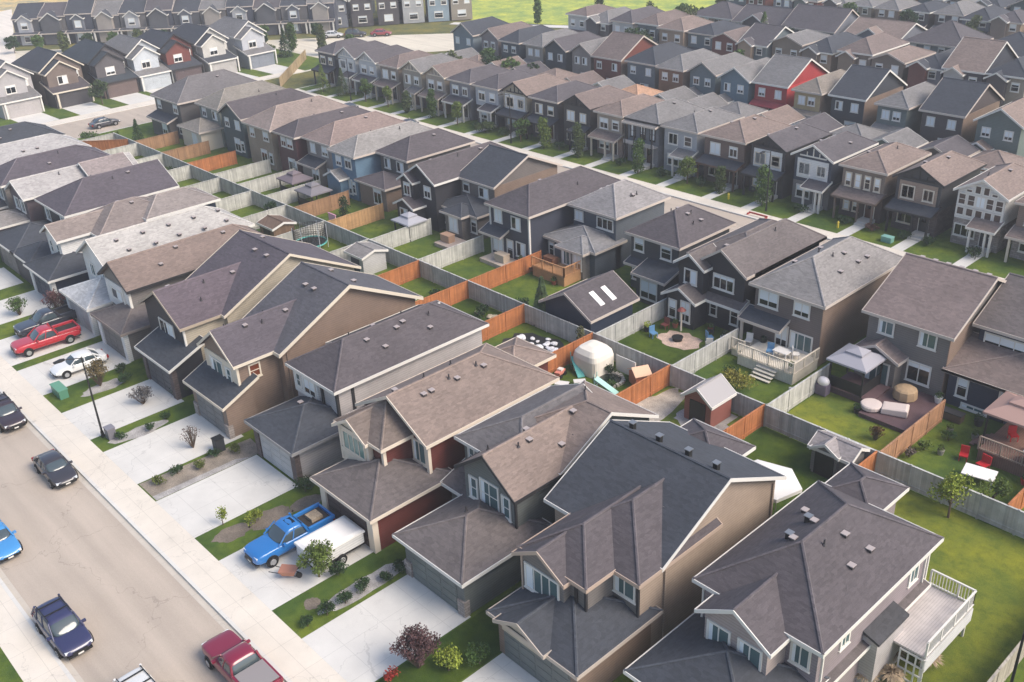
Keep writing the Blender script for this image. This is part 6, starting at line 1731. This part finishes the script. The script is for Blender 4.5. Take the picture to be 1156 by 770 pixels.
WP = mat('plain', 'd6d2cc', .5); RC = mat('plain', 'b8242a', .5); BC = mat('plain', '5a84a8', .5); TC = mat('plain', '5aa8a0', .5)
chair(-34.1, 58.8, WP, 'white garden chair against the pale fence of the dark deck yard', .5, s=1.2)
table(-19.6, 58.3, 2.0, 1.4, mat('plain', 'e8e2dc', .5), 'white garden table on the lawn of the navy house', rot=.2)
chair(-21.4, 60.0, RC, 'red chair at the left of the brown deck front', .3, group='red garden chairs'); chair(-20.0, 59.8, RC, 'red round-backed chair in front of the brown deck', -.2, group='red garden chairs', s=1.2)
chair(-19.6, 63.2, RC, 'red chair under the pink gazebo, at its middle', .8, z=.9, group='red garden chairs'); chair(-18.0, 62.6, RC, 'red chair under the pink gazebo, at its right', .1, z=.9, group='red garden chairs')
t = thing('parasol', 'half-closed red and white parasol at the right edge', 'parasol', (-17.2, 61.2, 0))
b = MB(); n = 8
for k in range(n):
    a, a2 = 2*math.pi*k/n, 2*math.pi*(k+1)/n
    b.poly([(1.0*math.cos(a), 1.0*math.sin(a), 1.7), (1.0*math.cos(a2), 1.0*math.sin(a2), 1.7), (0, 0, 2.5)], RC if k % 2 else WP)
b.obj('canopy', t, fix=False); b = MB(); b.cyl((0, 0, 0), (0, 0, 2.55), .03, .03, WP, 6); b.obj('pole', t)
table(-37.6, 62.6, 1.3, .9, WP, 'white table on the cream deck', z=.9)
chair(-38.6, 62.4, BC, 'blue-grey chair on the cream deck', .4, z=.9, group='chairs on the cream deck'); chair(-36.8, 63.3, WP, 'white chair on the cream deck by the window', 2.2, z=.9, group='chairs on the cream deck')
chair(-41.2, 63.2, WP, 'white chair on the small lower deck bay', .3, z=.6, group='chairs on the cream deck')
# patio of the black double-gabled house
blob(-46.5, 60.9, 2.0, 1.5, .012, mat('rock', (.52, .38, .30)), 'patio')
t = thing('fire_pit', 'small dark round fire pit in the middle of the beige patio', 'fire pit', (-46.7, 60.8, .02))
b = MB(); b.cyl((0, 0, 0), (0, 0, .35), .4, .45, BLACK, 14); b.obj('bowl', t); b = MB(); b.cyl((0, 0, .3), (0, 0, .34), .5, .5, DARKTRIM, 14); b.obj('rim', t)
for i, (x, y, c0, nm) in enumerate([(-48.9, 61.8, mat('plain', '7a4038', .6), 'brown-red'), (-48.6, 59.9, BC, 'dusty blue'), (-44.6, 62.5, BC, 'blue'), (-44.0, 61.6, WP, 'white'), (-45.2, 63.4, DARKTRIM, 'black')]):
    chair(x, y, c0, '%s chair around the beige patio with the fire pit' % nm, i*1.3, group='chairs around the patio')
t = thing('patio_heater', 'slim cream patio heater beside the beige patio', 'patio heater', (-47.6, 62.4, 0))
b = MB(); b.cyl((0, 0, 0), (0, 0, 2.0), .09, .06, CREAM, 8); b.obj('pole', t); b = MB(); b.cyl((0, 0, 2.0), (0, 0, 2.25), .4, .15, mat('plain', '7a4038', .6), 12); b.obj('hood', t)
# clutter by the white dome tent
for i, (x, y, c0, lb) in enumerate([(-49.8, 49.6, mat('plain', 'c87f70', .5), 'pink plastic ride-on toy near the orange fence by the dome tent'), (-49.2, 51.0, TC, 'teal play slide by the orange fence left of the dome tent'), (-45.4, 50.2, mat('plain', 'a8d0c4', .5), 'pale green play slide on the lawn'),
                                    (-44.3, 53.0, mat('plain', 'b06a50', .6), 'terracotta playhouse by the far grey fence')]):
    t = thing('play_slide' if 'slide' in lb else 'toy_playhouse' if 'play' in lb else 'ride_on_toy', lb, 'toy', (x, y, 0), .8*i+.3)
    if 'slide' in lb:
        b = MB(); b.solid([(-.3, -1.0, .1), (.3, -1.0, .1), (.3, .8, 1.1), (-.3, .8, 1.1), (-.3, -1.0, .02), (.3, -1.0, .02), (.3, .8, 1.0), (-.3, .8, 1.0)], [(0, 1, 2, 3), (7, 6, 5, 4), (0, 4, 5, 1), (1, 5, 6, 2), (2, 6, 7, 3), (3, 7, 4, 0)], c0); b.obj('chute', t)
        b = MB(); b.box(-.3, -.24, .8, .86, 0, 1.5, c0); b.box(.24, .3, .8, .86, 0, 1.5, c0)
        for z in (.3, .6, .9): b.box(-.24, .24, .82, .86, z, z+.06, c0)
        b.obj('ladder', t)
    elif 'playhouse' in lb:
        b = MB(); wall_geo(b, -.7, .7, -.6, .6, 0, 1.1, 'y', .6, 'gg', c0, .1); b.obj('wall', t); b = MB(); roof_geo(b, -.7, .7, -.6, .6, 1.1, 'y', .6, 'gg', mat('plain', 'd8b090', .6), None, .12, th=.06); b.obj('roof', t)
    else:
        b = MB(); b.box(-.25, .25, -.5, .5, .25, .5, c0); b.box(-.2, .2, -.1, .3, .5, .65, WP); b.obj('body', t)
        pd = MB(); pd.cyl((-.06, 0, 0), (.06, 0, 0), .18, .18, BLACK, 12); pd = pd.data('wheel')
        for u in (-.3, .3):
            for v in (-.35, .35): link('wheel', pd, t, (u, v, .18))
t = thing('pond', 'rock-edged garden pond beside the dome tent', 'pond', (-46.4, 51.8, 0))
b = MB(); b.cyl((0, 0, .0), (0, 0, .06), 1.0, .95, mat('glass', '1a241c'), 18); b.obj('water_surface', t)
b = MB(); q = random.Random(3)
for k in range(22): a = 2*math.pi*k/22; b.rotbox((1.15*math.cos(a), 1.05*math.sin(a), .1), (q.uniform(.2, .4), q.uniform(.15, .3), .22), a, mat('rock', (.42, .39, .34)))
b.obj('rocks', t)
tree(-47.2, 52.6, 'shrub', .9, .6, GD, 'dark plant at the rim of the garden pond', 'bush', n=400, leaf=.08)
tree(-45.6, 51.0, 'shrub', .6, .5, GL, 'small green plant on the lawn side of the pond', 'bush', n=300, leaf=.08)
# white stones on black mulch: each a thing
q = random.Random(11)
sd_ = []
for v in range(3):
    b = MB(); qq = random.Random(v); rings = []
    for i in range(1, 5):
        ph = math.pi*i/5; rings.append([(math.sin(ph)*math.cos(6.283*k/7)*qq.uniform(.8, 1.1), math.sin(ph)*math.sin(6.283*k/7)*qq.uniform(.8, 1.1), -.6*math.cos(ph)) for k in range(7)])
    b.loft(rings, mat('rock', (.74, .73, .74))); sd_.append(b.data('white_boulder'))
for k in range(42):
    a, d = q.uniform(0, 6.28), math.sqrt(q.random())
    o = link('white_boulder', sd_[k % 3], None, (-54.8+2.6*d*math.cos(a), 51.6+1.9*d*math.sin(a), .12), q.uniform(0, 6))
    s = q.uniform(.16, .34); o.scale = (s*1.3, s, s*.8)
    tag(o, 'one of the white boulders scattered on the black mulch bed', 'boulder', 'white boulders on the black mulch')
for k in range(9):
    o = link('landscape_rock', sd_[k % 3].copy(), None, (-61.2+q.uniform(-2.6, 2.4), 52.4+q.uniform(-.8, 1.2), .1), q.uniform(0, 6)); s = q.uniform(.2, .4); o.scale = (s*1.2, s, s*.7)
    o.data.materials[0] = mat('rock', (.42, .36, .26))
    tag(o, 'one of the tan rocks in the yard bed behind the pale grey house', 'rock', 'tan rocks behind the pale grey house')
# bins and small things
t = thing('picnic_bench', 'small white bench on the dark lawn behind the charcoal roof', 'bench', (-70.6, 50.6, 0), .4)
b = MB(); b.box(-.6, .6, -.2, .2, .4, .46, WP); b.obj('seat', t)
for u in (-.5, .5): b = MB(); b.box(u-.04, u+.04, -.2, .2, 0, .4, WP); b.obj('leg', t)
t = thing('wheelbarrow', 'terracotta coloured wheelbarrow on the driveway by the trailer', 'wheelbarrow', (-44.6, 20.9, .01), .7)
b = MB(); b.loft([[(-.3, -.3, .3), (.4, -.25, .3), (.4, .25, .3), (-.3, .3, .3)], [(-.5, -.4, .65), (.6, -.35, .65), (.6, .35, .65), (-.5, .4, .65)]], mat('plain', 'a8735c', .6)); b.obj('tray', t)
b = MB(); b.cyl((.65, -.05, .2), (.65, .05, .2), .2, .2, BLACK, 12); b.obj('wheel', t)
for s in (-1, 1): b = MB(); b.cyl((.6, s*.2, .25), (-1.1, s*.3, .6), .025, .025, BLACK, 6); b.obj('handle', t)

# ------------------------------------------------------------------ air
HZ = MB(); HZ.box(-1550, 950, -450, 1550, -1.15, 46, None)
me = bpy.data.meshes.new('haze'); me.from_pydata(HZ.v, [], HZ.f)
hz = link('haze', me); hz['kind'] = 'stuff'
hm = bpy.data.materials.new('haze'); hm.use_nodes = True
for n_ in list(hm.node_tree.nodes):
    if n_.type == 'BSDF_PRINCIPLED': hm.node_tree.nodes.remove(n_)
pv = hm.node_tree.nodes.new('ShaderNodeVolumePrincipled')
pv.inputs['Color'].default_value = (.93, .94, .97, 1); pv.inputs['Density'].default_value = HAZE
hm.node_tree.links.new(pv.outputs[0], hm.node_tree.nodes['Material Output'].inputs['Volume'])
me.materials.append(hm)
bm = bmesh.new(); bm.from_mesh(me); bmesh.ops.recalc_face_normals(bm, faces=bm.faces); bm.to_mesh(me); bm.free()


# ------------------------------------------------------------------ small yard and patio things
q = random.Random(5)
POT = mat('plain', '8a4a34', .7)


def planter(x, y, label, col=POT, m=GL, z=0, s=1):
    t = thing('planter', label, 'planter', (x, y, z), 0, 'planters in the backyards')
    b = MB(); b.cyl((0, 0, 0), (0, 0, .42*s), .2*s, .28*s, col, 12); b.obj('pot', t)
    b = MB(); leafcloud(b, q, [(0, 0, .58*s, .3*s)], 130, .07, m); b.obj('plant', t, fix=False)


def box_thing(x, y, sx, sy, sz, col, name, cat, label, lid=None, z=0, rot=0):
    t = thing(name, label, cat, (x, y, z), rot)
    b = MB(); b.box(-sx/2, sx/2, -sy/2, sy/2, 0, sz, col); o = b.obj('body', t); o.modifiers.new('b', 'BEVEL').width = .03
    b = MB(); b.box(-sx/2-.03, sx/2+.03, -sy/2-.03, sy/2+.03, sz, sz+.07, lid or col); b.obj('lid', t)


planter(-48.4, 62.6, 'terracotta pot by the glazed door of the black double-gabled house'); planter(-45.6, 64.0, 'terracotta pot under the small window of the black double-gabled house')
planter(-43.6, 63.2, 'pale pot with dark plant beside the grey fence and patio chairs', WP, GD, s=1.3); planter(-49.7, 60.4, 'dark pot with yellow plant by the skylight garage fence', BLACK, GY, s=1.2)
planter(-40.3, 64.0, 'dark pot on the lower bay of the cream deck', BLACK, GD, z=.6); planter(-35.9, 61.3, 'pale pot at the railing corner of the cream deck', WP, GL, z=.9)
planter(-25.9, 65.4, 'white pot by the house wall at the right end of the plum deck', WP, GL, z=.35, s=1.1); planter(-29.7, 60.6, 'dark pot at the step of the plum decks', BLACK, GD)
planter(-17.3, 60.0, 'red pot at the right end of the brown deck', RC, GL); planter(-22.6, 64.9, 'grey pot under the basement window of the navy house', DARKTRIM, GD, s=1.2)
planter(-62.8, 62.0, 'terracotta pot beside the orange timber deck', POT, GL); planter(-68.4, 62.9, 'pale pot by the steps of the navy corner-board house', WP, GL, z=.4)
box_thing(-24.3, 64.4, 1.5, .7, .6, mat('plain', '5a4a3c', .7), 'storage_box', 'storage box', 'brown storage box at the foot of the navy house wall', DARKTRIM)
box_thing(-58.6+.6, 62.6, .7, .7, .9, mat('plain', 'a8a4a0', .6), 'air_conditioner', 'air conditioner', 'grey air conditioner beside the charcoal house behind the skylight garage', BLACK)
box_thing(-34.4, 67.5, .8, .8, .9, mat('plain', 'a8a4a0', .6), 'air_conditioner', 'air conditioner', 'grey air conditioner in the gap right of the brown-grey house', BLACK)
box_thing(-80.2, 49.4, .6, .6, 1.0, mat('plain', '1e3a2a', .6), 'wheelie_bin', 'bin', 'dark green bin in front of the small pale grey shed', BLACK)
box_thing(-48.2, 48.2, 1.0, .6, .5, mat('plain', '9a3a30', .6), 'toy_box', 'toy box', 'red toy box on the lawn behind the tan rear roof', WP, rot=.5)
box_thing(-47.6, 49.6, .9, .5, .35, TC, 'sand_box', 'sand box', 'small teal sand box on the dome tent lawn', WP, rot=.9)
box_thing(-83.9, 62.0, .9, .8, 1.0, DARKTRIM, 'storage_box', 'storage box', 'dark box beside the white-topped awning', BLACK)
box_thing(-78.6, 61.8, 1.4, .9, .75, mat('plain', 'a88870', .7), 'covered_table', 'table', 'tan covered table on the patio of the grey-brown house', z=.4)
box_thing(-70.2, 62.0, 1.4, .9, .75, mat('plain', 'b4a490', .7), 'covered_table', 'table', 'beige covered table on the navy corner-board house deck', z=.4)
box_thing(-65.0, 63.8, 1.3, .8, .7, mat('plain', '6a4630', .7), 'covered_table', 'table', 'brown covered table on the orange timber deck', z=1.0)
box_thing(-60.4, 26.0-1.2, .6, .7, 1.05, mat('plain', '2a2c30', .6), 'wheelie_bin', 'bin', 'black bin at the corner of the brown-sided garage', BLACK)
t = thing('bicycle_ramp', 'pink plastic playhouse panel by the light orange fence', 'toy', (-93.4, 57.0, 0))
b = MB(); b.box(-.7, .7, -.05, .05, 0, 1.2, mat('plain', 'd8a8b4', .6)); b.box(-.75, .75, -.08, .08, 1.2, 1.3, mat('plain', 'c890a4', .6)); b.obj('panel', t)
for i, (x, y) in enumerate([(-22.8, 59.6), (-23.6, 62.6), (-22.0, 63.0)]):
    planter(x, y, ('low grey pot nearest the fence corner', 'low grey pot beside the brown fence', 'low grey pot near the deck steps')[i]+' in the navy house yard', mat('plain', '8c8880', .7), GB, s=.9)
